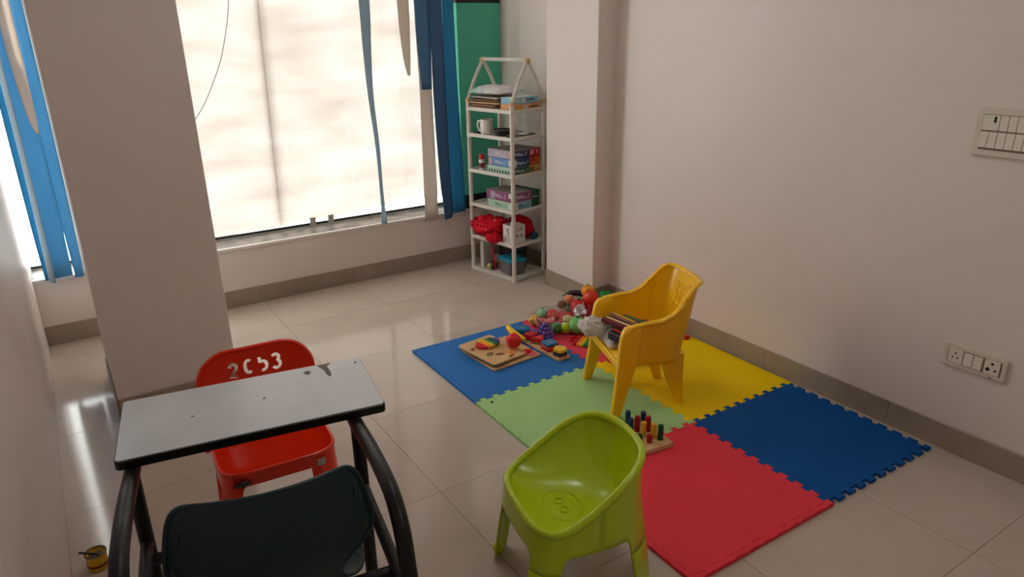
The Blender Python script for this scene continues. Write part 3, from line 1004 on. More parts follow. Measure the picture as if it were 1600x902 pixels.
def box_item(name, label, cat, x0, x1, y0, y1, z, h, face, side=None, top=None, group=None, rz=0, left_text=None, right_text=None, ink=None, chips=()):
    """box on the rack; its left (-x) and near (-y) faces are printed"""
    cx, cy = (x0 + x1) / 2, (y0 + y1) / 2
    o = on_rack(name, label, cat, cx, cy, z, rz, group)
    w, l = x1 - x0, y1 - y0
    MB().box((-w / 2, -l / 2, .0006), (w / 2, l / 2, h)).build('carton', face, o, smooth=0, bevel=.0015)
    if top:
        MB().box((-w / 2 + .001, -l / 2 + .001, h - .0005), (w / 2 - .001, l / 2 - .001, h + .0006)).build('lid_print_shade', top, o, smooth=0)  # lid layer: white print on one box, painted shade on the stacks
    if side:
        MB().box((-w / 2 + .001, -l / 2 - .0006, .002), (w / 2 - .001, -l / 2 + .001, h - .002)).build('end_print', side, o, smooth=0)
    Mleft = Matrix(((0, 0, -1, -w / 2 - .0003), (-1, 0, 0, 0), (0, 1, 0, h / 2), (0, 0, 0, 1)))
    Mright = Matrix(((1, 0, 0, 0), (0, 0, -1, -l / 2 - .0010), (0, 1, 0, h / 2), (0, 0, 0, 1)))
    if left_text:
        text(left_text, h * .62, Mleft, ink, o)
    if right_text:
        text(right_text, h * .62, Mright, ink, o)
    for (face_, a, b, c0, c1, m_) in chips:      # small printed blocks: along, width, zlow, zhigh
        if face_ == 'L':
            MB().box((-w / 2 - .0008, -a - b / 2, c0 * h), (-w / 2 + .0005, -a + b / 2, c1 * h)).build('print_block', m_, o, smooth=0)
        else:
            MB().box((a - b / 2, -l / 2 - .0012, c0 * h), (a + b / 2, -l / 2 + .0005, c1 * h)).build('print_block', m_, o, smooth=0)
    return o
PAPERW = paper_mat('print_white', (224, 222, 220), n=.05)
PINK = paper_mat('print_pink', (206, 150, 156), s=90)
SLATE = paper_mat('box_navy', (52, 62, 92))
BLU2 = paper_mat('box_blue', (92, 140, 190))
NAV2 = paper_mat('box_deep_blue', (48, 72, 116))
MINT = paper_mat('box_mint', (176, 206, 182))
GRN2 = paper_mat('box_green', (44, 92, 62))
RED2 = paper_mat('box_red', (176, 46, 56))
ORG2 = paper_mat('box_orange', (190, 84, 36))
YEL2 = paper_mat('box_yellow', (204, 160, 70))
PUR = paper_mat('box_purple', (140, 76, 122))
LILAC = paper_mat('box_lilac', (170, 160, 178))
LIDSHADE = paper_mat('box_lid_shade', (150, 140, 134))  # grey brown shadow tone painted over the carton tops
SKYC = paper_mat('box_sky', (136, 184, 204))
PEACH = paper_mat('box_peach', (216, 158, 110))
box_item('carton_box', 'peach orange box on the rack top, under the light blue box', 'box', .012, .238, .006, .105, TZ[5] - .008, .036, PEACH, chips=(('R', -.075, .05, .2, .8, YEL2), ('R', .055, .06, .45, .6, INK), ('R', -.02, .012, .15, .85, PAPERW), ('R', .0, .008, .15, .85, PAPERW)), group='two boxes on the rack top')
box_item('carton_box', 'light blue box on the rack top, on the peach box', 'box', .016, .215, .010, .105, TZ[5] + .0285, .036, SKYC, top=PAPERW, chips=(('R', -.06, .05, .2, .8, MINT), ('R', .04, .06, .5, .65, INK), ('R', -.02, .012, .15, .85, PAPERW), ('R', .0, .008, .15, .85, PAPERW)), group='two boxes on the rack top')

# second tier: mug, dish, pouches
mug = on_rack('mug', 'white mug with its handle to the left on the rack', 'mug', .052, .272, TZ[4] - .0078)
WCER = mat('white_ceramic', (226, 220, 212), .25, .5, noise_amt=.02)
MB().lathe([(.0005, .0), (.030, .0), (.036, .004), (.038, .04), (.039, .088), (.0365, .088), (.034, .010), (.0005, .008)], 28).build('cup', WCER, mug)
MB().tube(smooth_path([(-.010, .034, .075), (-.014, .058, .072), (-.015, .064, .048), (-.013, .050, .022), (-.010, .034, .020)], 6), .0055, 10).build('handle', WCER, mug)
BLKP = mat('black_plastic', (40, 40, 42), .3, .5, noise_amt=.15, noise_scale=20)
GREYP = paper_mat('grey_pouch', (128, 122, 116), s=50)
dsh = on_rack('dish', 'black shallow dish beside the white mug', 'dish', .075, .155, TZ[4] - .0078, 8)
MB().lathe([(.0005, 0), (.035, 0), (.056, .028), (.062, .034), (.062, .037), (.054, .031), (.033, .004), (.0005, .003)], 28).build('bowl', BLKP, dsh)
MB().lathe([(.0005, .026), (.049, .026), (.051, .029), (.0005, .031)], 24).build('contents', GREYP, dsh)
for k, (x, y, w, l, z, r, mt_, lb_) in enumerate([(.17, .075, .11, .09, .0, 12, GREYP, 'grey flat pouch lying on the rack near the column'), (.075, .05, .10, .07, .0, -16, BLKP, 'black flat case lying on the rack behind the corner post'), (.15, .055, .10, .05, .0115, 30, PAPERW, 'pale folded packet on the grey pouch'), (.06, .345, .07, .045, 0, 6, BLKP, 'small black case at the far end of the mug tier')]):
    o = on_rack('flat_pouch', lb_, 'pouch', x, y, TZ[4] - .0078 + z, r)
    MB().prism(rrect(w, l, .008, 3), .0006, .011).build('sleeve', mt_, o, smooth=0, bevel=.003)
    MB().prism(rrect(w * .8, .006, .002, 2, 0, l * .3), .011, .0122).build('seal', PAPERW if mt_ is not PAPERW else GREYP, o, smooth=0)

# third tier: glue bottle, six question boxes
gl = on_rack('glue_bottle', 'small white bottle with red cap on the rack', 'bottle', .03, .300, TZ[3] - .0078)
MB().lathe([(.0005, 0), (.016, 0), (.018, .003), (.018, .058), (.013, .068), (.0005, .068)], 20).build('body', WCER, gl)
MB().lathe([(.0182, .016), (.0186, .017), (.0186, .044), (.0182, .045)], 20).build('label_band', paper_mat('bottle_band', (150, 60, 60), s=120, n=.5), gl)
MB().lathe([(.0005, .066), (.0165, .066), (.0165, .092), (.014, .095), (.0005, .095)], 20).build('cap', mat('red_cap', (196, 30, 44), .4, .4, noise_amt=.05), gl)
Z3 = TZ[3] - .0078
ch_ = lambda m_: (('L', -.085, .03, .15, .85, PINK), ('L', -.05, .02, .2, .8, m_), ('R', -.052, .018, .1, .9, PAPERW))
box_item('game_box', 'mint green patterned game box, lowest of the rack stack', 'box', .010, .142, .010, .226, Z3, .046, MINT, side=GRN2, right_text='Where...?', ink=PAPERW, chips=tuple(('L', -.09 + .023 * k, .011, .15, .55, GRN2 if k % 2 else SLATE) for k in range(8)), group='game boxes on the rack')
box_item('game_box', 'light blue game box in the middle of the rack stack', 'box', .008, .146, .008, .214, Z3 + .047, .046, BLU2, side=NAV2, left_text='When...?', right_text='Where...?', ink=PAPERW, chips=(('L', .085, .032, .1, .9, PAPERW), ('L', -.086, .03, .1, .9, PINK), ('R', -.052, .026, .08, .92, PAPERW)), group='game boxes on the rack')
box_item('game_box', 'lilac and navy game box on top of the rack stack', 'box', .008, .140, .008, .218, Z3 + .094, .048, LILAC, side=SLATE, top=LIDSHADE, left_text='Who...?', right_text='Who...?', ink=PAPERW, chips=(('L', .088, .036, .1, .9, PINK), ('R', -.056, .012, .05, .95, PAPERW)), group='game boxes on the rack')
box_item('game_box', 'yellow game box, lowest beside the mint box', 'box', .147, .232, .012, .20, Z3, .044, YEL2, chips=(('R', -.03, .012, .15, .8, GRN2), ('R', -.012, .01, .15, .8, SLATE)), group='narrow game boxes on the rack')
box_item('game_box', 'burnt orange game box in the middle beside the blue box', 'box', .151, .236, .012, .20, Z3 + .045, .046, ORG2, chips=(('R', -.02, .03, .55, .8, RED2),), group='narrow game boxes on the rack')
box_item('game_box', 'dark red game box on top beside the lilac box', 'box', .147, .236, .012, .205, Z3 + .092, .048, RED2, top=LIDSHADE, chips=(('R', -.026, .026, .3, .85, PINK), ('R', .02, .014, .4, .85, PINK)), group='narrow game boxes on the rack')

# fourth tier
Z2 = TZ[2] - .0078
box_item('game_box', 'pale mint game box under the purple box', 'box', .010, .160, .010, .232, Z2, .050, MINT, side=SKYC, left_text='Who...?', right_text='Who...?', ink=SLATE, chips=(('L', .09, .03, .1, .9, PAPERW), ('R', -.05, .03, .1, .9, PAPERW)), group='game boxes on the lower tier')
box_item('game_box', 'purple game box lying on the pale mint box', 'box', .008, .165, .008, .240, Z2 + .051, .054, PUR, top=LIDSHADE, left_text='Who...?', right_text='Who...?', ink=PAPERW, chips=(('L', .095, .034, .45, .95, PAPERW), ('L', -.06, .04, .1, .9, LILAC), ('R', -.06, .022, .1, .9, LILAC)), group='game boxes on the lower tier')
box_item('game_box', 'dark green game box beside the purple box', 'box', .168, .236, .02, .22, Z2, .098, GRN2, chips=(('R', 0, .05, .6, .65, MINT),), group='game boxes on the lower tier')

# fifth tier: polka dot cloth, white box, teal pouch
def dots_mat():
    M = mat('red_polka_cloth', (206, 16, 40), .75, .15, bump=.2, bump_scale=300)
    nt = M.node_tree
    b = nt.nodes['Principled BSDF']
    tc = nt.nodes.new('ShaderNodeTexCoord')
    v = nt.nodes.new('ShaderNodeTexVoronoi')
    v.inputs['Scale'].default_value = 36
    v.inputs['Randomness'].default_value = .35
    rp = nt.nodes.new('ShaderNodeValToRGB')
    rp.color_ramp.interpolation = 'LINEAR'
    rp.color_ramp.elements[0].position = .13
    rp.color_ramp.elements[0].color = lin((240, 180, 186))
    rp.color_ramp.elements[1].position = .2
    rp.color_ramp.elements[1].color = lin((200, 14, 38))
    nt.links.new(tc.outputs['Object'], v.inputs['Vector'])
    nt.links.new(v.outputs['Distance'], rp.inputs['Fac'])
    nt.links.new(rp.outputs[0], b.inputs['Base Color'])
    return M
POLKA = dots_mat()
REDC = mat('red_cloth', (188, 14, 34), .8, .15, noise_amt=.2, noise_scale=14, bump=.2, bump_scale=300)
Z1 = TZ[1] - .0075
def crumple(d, amp, sc, seed):
    return 1 + amp * noise.noise(d * sc + Vector((seed, 0, 0))) + amp * .5 * noise.noise(d * sc * 2.3 + Vector((0, seed, 0)))
def soft(name, part, label, cat, x, y, z, r, material, amp, sc, seed, rz=0, cut=None):
    o = on_rack(name, label, cat, x, y, z, rz)
    mb = MB().sphere((0, 0, r[2]), r, 36, 22, fn=lambda d, t, a: crumple(d, amp, sc, seed))
    mb.v = [(p[0], p[1], max(.0008, p[2])) for p in mb.v]
    mb.build(part, material, o, smooth=80)
    return o
pc = soft('polka_cloth', 'fold', 'crumpled red cloth with white dots spilling off the rack', 'cloth', .045, .265, Z1 + .008, (.090, .125, .060), POLKA, .34, 2.3, 3.1)
mb = MB().sphere((.02, -.075, .090), (.06, .065, .035), 28, 16, fn=lambda d, t, a: crumple(d, .2, 1.8, 8))
mb.build('upper_fold', POLKA, pc, smooth=80)
mb = MB().sphere((-.052, -.095, .012), (.036, .062, .034), 28, 16, fn=lambda d, t, a: crumple(d, .3, 2.2, 5))
mb.build('hanging_corner', REDC, pc, smooth=80)
MB().tube(smooth_path([(-.062, -.09, .0), (-.064, -.092, -.06), (-.060, -.105, -.12), (-.055, -.11, -.19)], 5), .0045, 6, flat=.3).build('ribbon', REDC, pc)
soft('red_bundle', 'fold', 'dark red cloth bundle behind the white lettered box', 'cloth', .180, .128, Z1, (.056, .112, .066), REDC, .18, 1.6, 12)
tp = on_rack('teal_pouch', 'small teal pouch lying against the dark red cloth bundle', 'pouch', .186, .010, Z1 + .0005, 0)
MB().sphere((0, 0, .024), (.030, .009, .023), 20, 12, fn=lambda d, t, a: crumple(d, .12, 2, 4)).build('sleeve', mat('teal_cloth', (18, 104, 130), .6, .3, noise_amt=.15), tp, smooth=80)
MB().tube([(-.022, -.004, .032), (0, -.0095, .034), (.022, -.004, .032)], .002, 6).build('zip', BLKP, tp)
wbx = on_rack('lettered_box', 'white open box with black handwriting by the rack corner', 'box', .062, .062, Z1, -4)
OFFW = mat('off_white_card', (224, 216, 212), .5, .3, noise_amt=.06, noise_scale=30)
for (a, b) in (((-.048, -.046), (.048, -.043)), ((-.048, .043), (.048, .046)), ((-.048, -.046), (-.045, .046)), ((.045, -.046), (.048, .046))):
    MB().box((a[0], a[1], .001), (b[0], b[1], .112)).build('wall', OFFW, wbx, smooth=0)
MB().box((-.048, -.046, .0006), (.048, .046, .003)).build('base', OFFW, wbx, smooth=0)
text('CLOFF', .030, Matrix(((0, 0, -1, -.0484), (0, 1, 0, -.004), (1, 0, 0, .052), (0, 0, 0, 1))), INK, wbx)
text('LOVE', .026, Matrix(((1, 0, 0, 0), (0, 0, -1, -.0464), (0, 1, 0, .086), (0, 0, 0, 1))), INK, wbx)
Mh = Matrix(((1, 0, 0, 0), (0, 0, -1, -.0464), (0, 1, 0, .05), (0, 0, 0, 1)))
hp = [(.008 * 16 * sin(t) ** 3 / 16 - .016, .0075 * (13 * cos(t) - 5 * cos(2 * t) - 2 * cos(3 * t) - cos(4 * t)) / 16) for t in (2 * pi * k / 24 for k in range(24))]
MB().prism(hp, 0, .0005, Mh).build('heart', INK, wbx, smooth=0)
MB().prism(stroke_poly([(.006, .006)] + arc(.014, .0, .008, .010, 150, -150, 8) + [(.022, -.012), (.026, .004)], .003), 0, .0005, Mh).build('scribble', INK, wbx, smooth=0)
MB().box((-.0492, .018, .012), (-.0480, .026, .042)).build('red_stroke', REDC, wbx, smooth=0)
tis = on_rack('tissue', 'crumpled white tissue sticking out of the lettered box', 'tissue', .060, .066, Z1 + .0032, 0)
MB().sphere((0, 0, .062), (.026, .024, .058), 20, 14, fn=lambda d, t, a: crumple(d, .35, 2.5, 9)).build('fold', OFFW, tis, smooth=80)

# bottom tier: lidded tub, toy, white box, grey bin
Z0 = TZ[0] - .0078
tub = on_rack('lidded_tub', 'clear grey plastic tub with turquoise lid on the bottom tier', 'tub', .092, .112, Z0, -14)
MB().loft([[(p[0], p[1], z) for p in rrect(.105 + z * .12, .125 + z * .12, .014, 4)] for z in (.0006, .03, .06, .088)]).build('body', mat('grey_tub', (112, 104, 106), .3, .5, noise_amt=.1), tub, smooth=40)
MB().loft([[(p[0] * k, p[1] * k, z) for p in rrect(.128, .148, .016, 4)] for z, k in ((.084, 1), (.094, 1.02), (.100, .98), (.104, .86))]).build('lid', mat('turquoise_lid', (16, 136, 168), .35, .45, noise_amt=.06), tub, smooth=40)
ty_ = on_rack('toy_figure', 'small black and yellow toy on the bottom rack tier', 'toy', .05, .235, Z0, 20)
MB().sphere((0, 0, .026), (.020, .024, .025), 16, 10).build('body', BLKP, ty_)
MB().sphere((-.012, .026, .022), (.016, .016, .021), 14, 9).build('head', mat('toy_yellow', (216, 200, 110), .4, .4, noise_amt=.1), ty_)
MB().sphere((-.004, -.022, .050), (.011, .011, .012), 12, 8).build('ear', mat('toy_brown', (120, 74, 54), .5, .3, noise_amt=.1), ty_)
MB().sphere((.012, .018, .050), (.011, .011, .012), 12, 8).build('ear', bpy.data.materials['toy_brown'], ty_)
wc = on_rack('white_carton', 'tall pale carton at the back of the bottom tier', 'carton', .085, .335, Z0, 4)
MB().box((-.05, -.014, .0006), (.05, .014, .15)).build('body', OFFW, wc, smooth=0, bevel=.002)
MB().box((-.05, -.0145, .15), (.05, .0145, .172)).build('flap', OFFW, wc, smooth=0, bevel=.002)
gbn = on_rack('grey_bin', 'dark grey bin at the back of the bottom tier', 'bin', .198, .22, Z0, 0)
MB().loft([[(p[0], p[1], z) for p in rrect(.06 + z * .08, .19 + z * .08, .012, 3)] for z in (.0006, .06, .12)]).build('body', mat('charcoal_plastic', (66, 62, 60), .5, .4, noise_amt=.1), gbn, smooth=40)
MB().loft([[(p[0] * k, p[1] * k, z) for p in rrect(.072, .203, .012, 3)] for z, k in ((.12, 1.0), (.126, 1.02), (.132, 1.0))]).build('rim', bpy.data.materials['charcoal_plastic'], gbn, smooth=40)

# ------------------------------------------------------------------ toys on the mats
def toy_mat(name, rgb, rough=.35):
    return mat(name, rgb, rough, .45, noise_amt=.06, noise_scale=30)
WOOD = mat('pale_wood', (214, 176, 128), .5, .35, rgb2=(200, 160, 112), noise_scale=14)
WOODD = mat('wood_edge', (140, 104, 70), .6, .3, noise_amt=.15, noise_scale=30)
def tmat(nm):
    return bpy.data.materials[nm]
for nm, c in dict(t_red=(206, 24, 34), t_orange=(250, 156, 16), t_yellow=(240, 190, 20), t_green=(40, 140, 60), t_blue=(24, 112, 160), t_purple=(112, 80, 164), t_tomato=(226, 62, 30), t_peach=(224, 140, 96), t_lime=(176, 200, 30), t_mint=(150, 214, 170), t_cabbage=(120, 196, 110), t_aubergine=(44, 24, 40), t_brown=(130, 84, 66), t_pink=(226, 110, 120), t_navy=(20, 44, 84), t_leaf=(22, 110, 50), t_crimson=(180, 20, 50), t_indigo=(52, 62, 140), t_bluepeg=(14, 66, 98), t_greenpeg=(20, 74, 40), t_redpeg=(170, 18, 30), t_yelpeg=(226, 172, 36), t_maroon=(104, 18, 44), t_cream=(226, 206, 150)).items():
    toy_mat(nm, c)

def fruit(name, label, x, y, z, r, m_, lobes=0, amp=.05, stem='t_leaf', tilt=(0, 0), elong=1.0, dent=.12, group='toy fruit and vegetables'):
    """rounded toy fruit resting at height z, with a dimple and stem"""
    o = thing(name, label, 'toy', (x, y, z), random.uniform(0, 6.28), group)
    R_ = Matrix.Rotation(radians(tilt[0]), 4, 'X') @ Matrix.Rotation(radians(tilt[1]), 4, 'Y')
    def fn(d, t, a):
        k = 1 + (amp * cos(lobes * a) * sin(t) ** 2 if lobes else 0)
        return k - dent * max(0, d.z - .75) / .25
    mb = MB().sphere((0, 0, 0), (r, r, r * elong), 24, 16, fn=fn, M=R_)
    zmin = min(p[2] for p in mb.v)
    mb.v = [(p[0], p[1], p[2] - zmin + .0004) for p in mb.v]
    mb.build('flesh', tmat(m_), o, smooth=80)
    c0 = Vector((0, 0, -zmin))
    top = R_ @ Vector((0, 0, r * elong * (1 - dent)))
    st = MB()
    st.tube([c0 + top * .92, c0 + top * 1.22], [r * .12, r * .08], 8)
    for k in range(4):
        a = k * pi / 2
        tip = R_ @ Vector((cos(a) * r * .45, sin(a) * r * .45, r * elong * (1 - dent) * 1.0))
        sd = R_ @ Vector((-sin(a) * r * .12, cos(a) * r * .12, 0))
        st.add([c0 + top * 1.03 + sd, c0 + top * 1.03 - sd, c0 + tip * 1.05, c0 + top * 1.10], [(0, 1, 3), (1, 2, 3), (2, 0, 3), (0, 2, 1)])
    st.build('stem', tmat(stem), o, smooth=0)
    return o
GZ = MT + .0008
# loose heap by the column
fruit('toy_apple', 'bright red toy apple at the front of the heap by the column', -.275, 1.700, GZ, .046, 't_red', 4, .03)
fruit('toy_pepper', 'dark red toy pepper beside the red apple in the heap', -.205, 1.622, GZ, .040, 't_crimson', 4, .06)
fruit('toy_tomato', 'large orange red toy tomato stacked on the heap', -.226, 1.662, GZ + .060, .040, 't_tomato', 5, .05, tilt=(25, -20))
fruit('toy_orange', 'orange toy fruit on the very top of the heap', -.185, 1.735, GZ + .068, .036, 't_orange', 0, 0)
fruit('toy_peach', 'peach coloured toy fruit at the left of the heap', -.262, 1.800, GZ + .028, .028, 't_peach', 1, .04)
fruit('toy_potato', 'small brown toy potato at the far left of the heap', -.292, 1.822, GZ, .024, 't_brown', 2, .08)
fruit('toy_lime', 'dark green toy lime at the left edge of the heap', -.292, 1.762, GZ, .022, 't_leaf', 0, 0)
fruit('toy_lemon', 'yellow green toy lemon behind the chair arm', -.146, 1.690, GZ, .034, 't_lime', 0, 0, elong=1.25, tilt=(70, 0))
fruit('toy_pepper', 'green toy pepper in the corner behind the chair', -.062, 1.738, GZ, .040, 't_green', 4, .08)
au = thing('toy_aubergine', 'dark purple toy aubergine lying across the heap', 'toy', (-.212, 1.818, GZ + .052), radians(-30), 'toy fruit and vegetables')
P = smooth_path([(-.05, 0, .012), (-.03, .003, .016), (0, .008, .020), (.03, .004, .018), (.052, -.006, .012)], 5)
MB().tube(P, [lerp(.006, .0165, min(1, 3 * k / (len(P) - 1))) * (1 if k < len(P) - 3 else (.9, .65, .25)[k - len(P) + 3]) for k in range(len(P))], 14).build('flesh', tmat('t_aubergine'), au, smooth=80)
MB().tube([(-.048, 0, .012), (-.064, 0, .010)], [.008, .003], 8).build('stem', tmat('t_leaf'), au)
# block that carries the aubergine and peach
fruit('toy_onion', 'plum coloured toy onion under the aubergine', -.222, 1.792, GZ, .025, 't_maroon', 0, 0)

# clear bag of toy vegetables
bag = thing('clear_bag', 'crumpled clear plastic bag holding toy vegetables', 'bag', (-.455, 1.630, GZ), radians(-32))
CLEAR = film('clear_film', (250, 250, 250), .99, .05, .10, .008)
mb = MB().sphere((0, 0, .050), (.150, .115, .052), 44, 26, fn=lambda d, t, a: 1 + .10 * noise.noise(d * 3.1) + .07 * noise.noise(d * 7))
mb.v = [(p[0], p[1], max(.0006, p[2])) for p in mb.v]
mb.build('bag_film', CLEAR, bag, smooth=25)
rows = []
for i in range(9):
    u = i / 8
    rows.append([(.075 + .055 * u + .01 * noise.noise(Vector((v * 4, u * 3, 1))), lerp(-.05, .075, v) * (1 + .2 * u) + .01 * noise.noise(Vector((v * 6, u * 4, 5))), .070 + .030 * u + .022 * noise.noise(Vector((v * 5, u * 3, 9)))) for v in (k / 14 for k in range(15))])
MB().grid(rows).build('bag_mouth', film('white_film', (236, 226, 230), .9, .16, .15, .35), bag, smooth=25, solid=.0004)
def in_bag(nm, label, x, y, r, m_, **k):
    fruit(nm, label, x, y, GZ + k.pop('z', .002), r, m_, group='toys in the clear bag', **k)
in_bag('toy_cabbage', 'large light green toy cabbage at the right of the clear bag', -.432, 1.512, .044, 't_cabbage', lobes=9, amp=.025, dent=.05)
in_bag('toy_capsicum', 'green toy capsicum at the front of the clear bag', -.512, 1.575, .028, 't_green', lobes=4, amp=.12)
in_bag('toy_pear', 'yellow green toy pear beside the cabbage in the bag', -.478, 1.545, .026, 't_lime', elong=1.2, tilt=(20, 0))
in_bag('toy_corn', 'yellow toy corn sticking out of the bag at the left', -.545, 1.722, .026, 't_yellow', lobes=8, amp=.04, elong=1.4, tilt=(80, 0))
in_bag('toy_radish', 'pink toy radish at the left of the clear bag', -.540, 1.668, .030, 't_pink', lobes=3, amp=.05)
in_bag('toy_guava', 'mint green toy fruit at the back left of the bag', -.492, 1.722, .030, 't_mint', lobes=5, amp=.05, z=.022)
in_bag('toy_strawberry', 'red toy strawberry in the middle of the clear bag', -.462, 1.672, .032, 't_tomato', elong=1.15, tilt=(60, 10), z=.018)
in_bag('toy_cherry', 'small red toy cherry at the back right of the bag', -.395, 1.640, .027, 't_red', z=.014)
in_bag('toy_bean', 'cream toy vegetable between the cabbage and cherry', -.425, 1.600, .024, 't_cream', elong=1.3, tilt=(80, 40), z=.02)
in_bag('toy_plum', 'pink red toy plum behind the grapes', -.512, 1.628, .026, 't_pink', z=.014)
# purple grapes
gr = thing('toy_grapes', 'bunch of purple toy grapes beside the clear bag', 'toy', (-.582, 1.575, GZ), radians(20))
gr.scale = (1.35, 1.35, 1.3)
gp = MB().sphere((0, 0, 0), .0085, 10, 7).mesh('grape')
gp.materials.append(tmat('t_purple'))
for lay in range(4):
    nn = (11, 10, 7, 3)[lay]
    for k in range(nn):
        a = 2 * pi * k / nn + lay
        rr = (.022, .018, .011, .005)[lay]
        o = bpy.data.objects.new('grape', gp)
        COL.objects.link(o)
        o.parent = gr
        o.location = (rr * cos(a), rr * sin(a) * 1.3, .009 + .0135 * lay)
MB().tube([(0, .02, .05), (0, .036, .062)], [.004, .003], 8).build('stem', tmat('t_leaf'), gr)

# puzzle boards
def rrot(cx, cy, w, d, r, ang):
    R_ = Matrix.Rotation(ang, 2)
    return [tuple(R_ @ Vector(p)) for p in rrect(w, d, r, 4)]
b1 = thing('puzzle_board', 'lower wooden puzzle board flat on the blue mat', 'puzzle', (-.862, 1.540, GZ), radians(3))
MB().prism(rrect(.268, .272, .014, 5), .0004, .008).build('board', WOOD, b1, smooth=0, bevel=.002)
def flat_shape(root, poly, z, h, m_, name, x=0, y=0, ang=0, sx=1, sy=1):
    R_ = Matrix.Rotation(ang, 2)
    pts = []
    for p in poly:
        q = R_ @ Vector((p[0] * sx, p[1] * sy))
        pts.append((q.x + x, q.y + y))
    return MB().prism(pts, z, z + h).build(name, m_, root, smooth=30)
CIR = [(cos(2 * pi * k / 24), sin(2 * pi * k / 24)) for k in range(24)]
flat_shape(b1, CIR, .0078, .0012, tmat('t_red'), 'red_print', .092, -.075, .3, .038, .022)
flat_shape(b1, CIR, .0078, .0012, tmat('t_leaf'), 'leaf_print', .105, .01, 1.0, .014, .008)
flat_shape(b1, CIR, .0078, .0008, tmat('t_yellow'), 'leaf_print', .08, .02, .6, .018, .007)
flat_shape(b1, rrect(.05, .05, .012, 3), .0078, .0008, tmat('t_pink'), 'corner_print', .100, -.105, 0)
b2 = thing('puzzle_board', 'upper wooden puzzle board lying askew on the lower one', 'puzzle', (-.905, 1.546, GZ + .0235), radians(10))
b2.rotation_euler = (radians(2.5), radians(2.2), radians(11))
MB().prism(rrect(.204, .256, .016, 5), .0, .009).build('board', WOOD, b2, smooth=0, bevel=.002)
MB().prism(rrect(.200, .252, .016, 5), -.003, .0).build('backing', WOODD, b2, smooth=0)
for (x, y, m_, sx, sy, a) in [(-.045, -.035, 'wood_edge', .022, .014, .3), (-.01, -.062, 't_brown', .022, .012, -.4), (.05, -.085, 't_peach', .030, .016, .5), (.03, -.07, 't_orange', .010, .006, .2), (.055, .01, 't_yellow', .018, .012, 1.1), (.06, .055, 'wood_edge', .02, .014, .4), (-.075, .05, 't_brown', .016, .010, .8), (.075, -.035, 't_pink', .012, .005, .5), (-.01, .10, 't_lime', .02, .006, .3), (.02, -.108, 't_brown', .02, .005, .2), (-.06, -.05, 't_cabbage', .014, .007, -.6)]:
    flat_shape(b2, CIR, .0088, .001, tmat(m_), 'picture_print', x, y, a, sx, sy)
# rainbow fish popper on the upper board
fs = thing('rainbow_popper', 'round rainbow striped pop toy on the upper puzzle board', 'toy', (-.902, 1.590, GZ + .0375), radians(8))
fs.scale = (1.15, 1.2, 1.1)
FC = ['t_red', 't_red', 't_orange', 't_yellow', 't_green', 't_bluepeg', 't_purple']
for k in range(7):
    x0, x1 = -.056 + k * .016, -.056 + (k + 1) * .016
    up_, dn_ = [], []
    for j in range(5):
        x = lerp(x0, x1, j / 4)
        h = .036 * sqrt(max(.03, 1 - (x / .0575) ** 2))
        up_.append((x, h))
        dn_.append((x, -h))
    st = MB().prism(up_ + dn_[::-1], 0, .010).build('stripe', tmat(FC[k]), fs, smooth=0, bevel=.001)
    xm = (x0 + x1) / 2
    hm = .036 * sqrt(max(.03, 1 - (xm / .0575) ** 2))
    for y in (-.024, -.008, .008, .024):
        if abs(y) < hm - .005:
            MB().sphere((xm, y, .0095), (.0062, .0062, .004), 10, 6).build('bubble', tmat(FC[k]), st)
# red faceted block, green leaf, banana
rb = thing('toy_block', 'faceted red toy block on the puzzle boards', 'toy', (-.812, 1.505, GZ + .0345), radians(20))
rb.scale = (1.15, 1.15, 1.1)
rg = []
for z, r in ((0, .018), (.006, .026), (.026, .032), (.046, .030), (.056, .016)):
    rg.append([(r * cos(2 * pi * k / 6), r * sin(2 * pi * k / 6), z) for k in range(6)])
MB().loft(rg).build('body', toy_mat('red_silicone', (222, 24, 30), .5), rb, smooth=0, bevel=.005, seg=3)
MB().tube([(0, 0, .054), (.003, 0, .062)], [.005, .004], 8).build('stub', tmat('red_silicone'), rb)
bn = thing('toy_banana', 'yellow toy banana behind the red block', 'toy', (-.728, 1.612, GZ + .009), radians(6))
P = smooth_path([(.018, .076, .03), (.004, .066, .042), (-.006, .035, .040), (-.006, 0, .030), (.0, -.04, .022), (.008, -.066, .020)], 5)
MB().tube(P, [interp([(0, .004), (.1, .008), (.25, .014), (.6, .0165), (.85, .012), (1, .004)], k / (len(P) - 1)) for k in range(len(P))], 12).build('flesh', tmat('t_yellow'), bn, smooth=80)
MB().tube([(.018, .076, .03), (.028, .082, .026)], [.004, .003], 8).build('stem', tmat('t_brown'), bn)
MB().sphere((.008, -.067, .020), .0045, 8, 6).build('tip', tmat('t_aubergine'), bn)

# shape sorter board and its blocks
ss = thing('shape_sorter', 'long wooden shape sorter base with rounded ends', 'toy', (-.668, 1.492, GZ), radians(2))
MB().prism(rrect(.074, .362, .014, 5), .0004, .013).build('base', WOOD, ss, smooth=0, bevel=.002)
for y in (.135, .07, .0, -.07, -.14):
    MB().tube([(0, y, .012), (0, y, .046)], .004, 8).build('peg', WOODD, ss)
def sorter_block(label, y, poly, layers, rz):
    ang = radians(2)
    o = thing('shape_block', label, 'toy', (-.668 - y * sin(ang), 1.492 + y * cos(ang), GZ + .0134), radians(rz), 'blocks on the shape sorter')
    z = 0
    for m_, h in layers:
        pc_ = MB().prism(poly, z + .0002, z + h - .0004).build('layer', tmat(m_), o, smooth=30, bevel=.0012)
        z += h
    for a in range(3):
        MB().sphere((.010 * cos(a * 2.1), .010 * sin(a * 2.1), z - .0005), (.0032, .0032, .0022), 8, 5).build('knob', tmat('t_cream'), o)
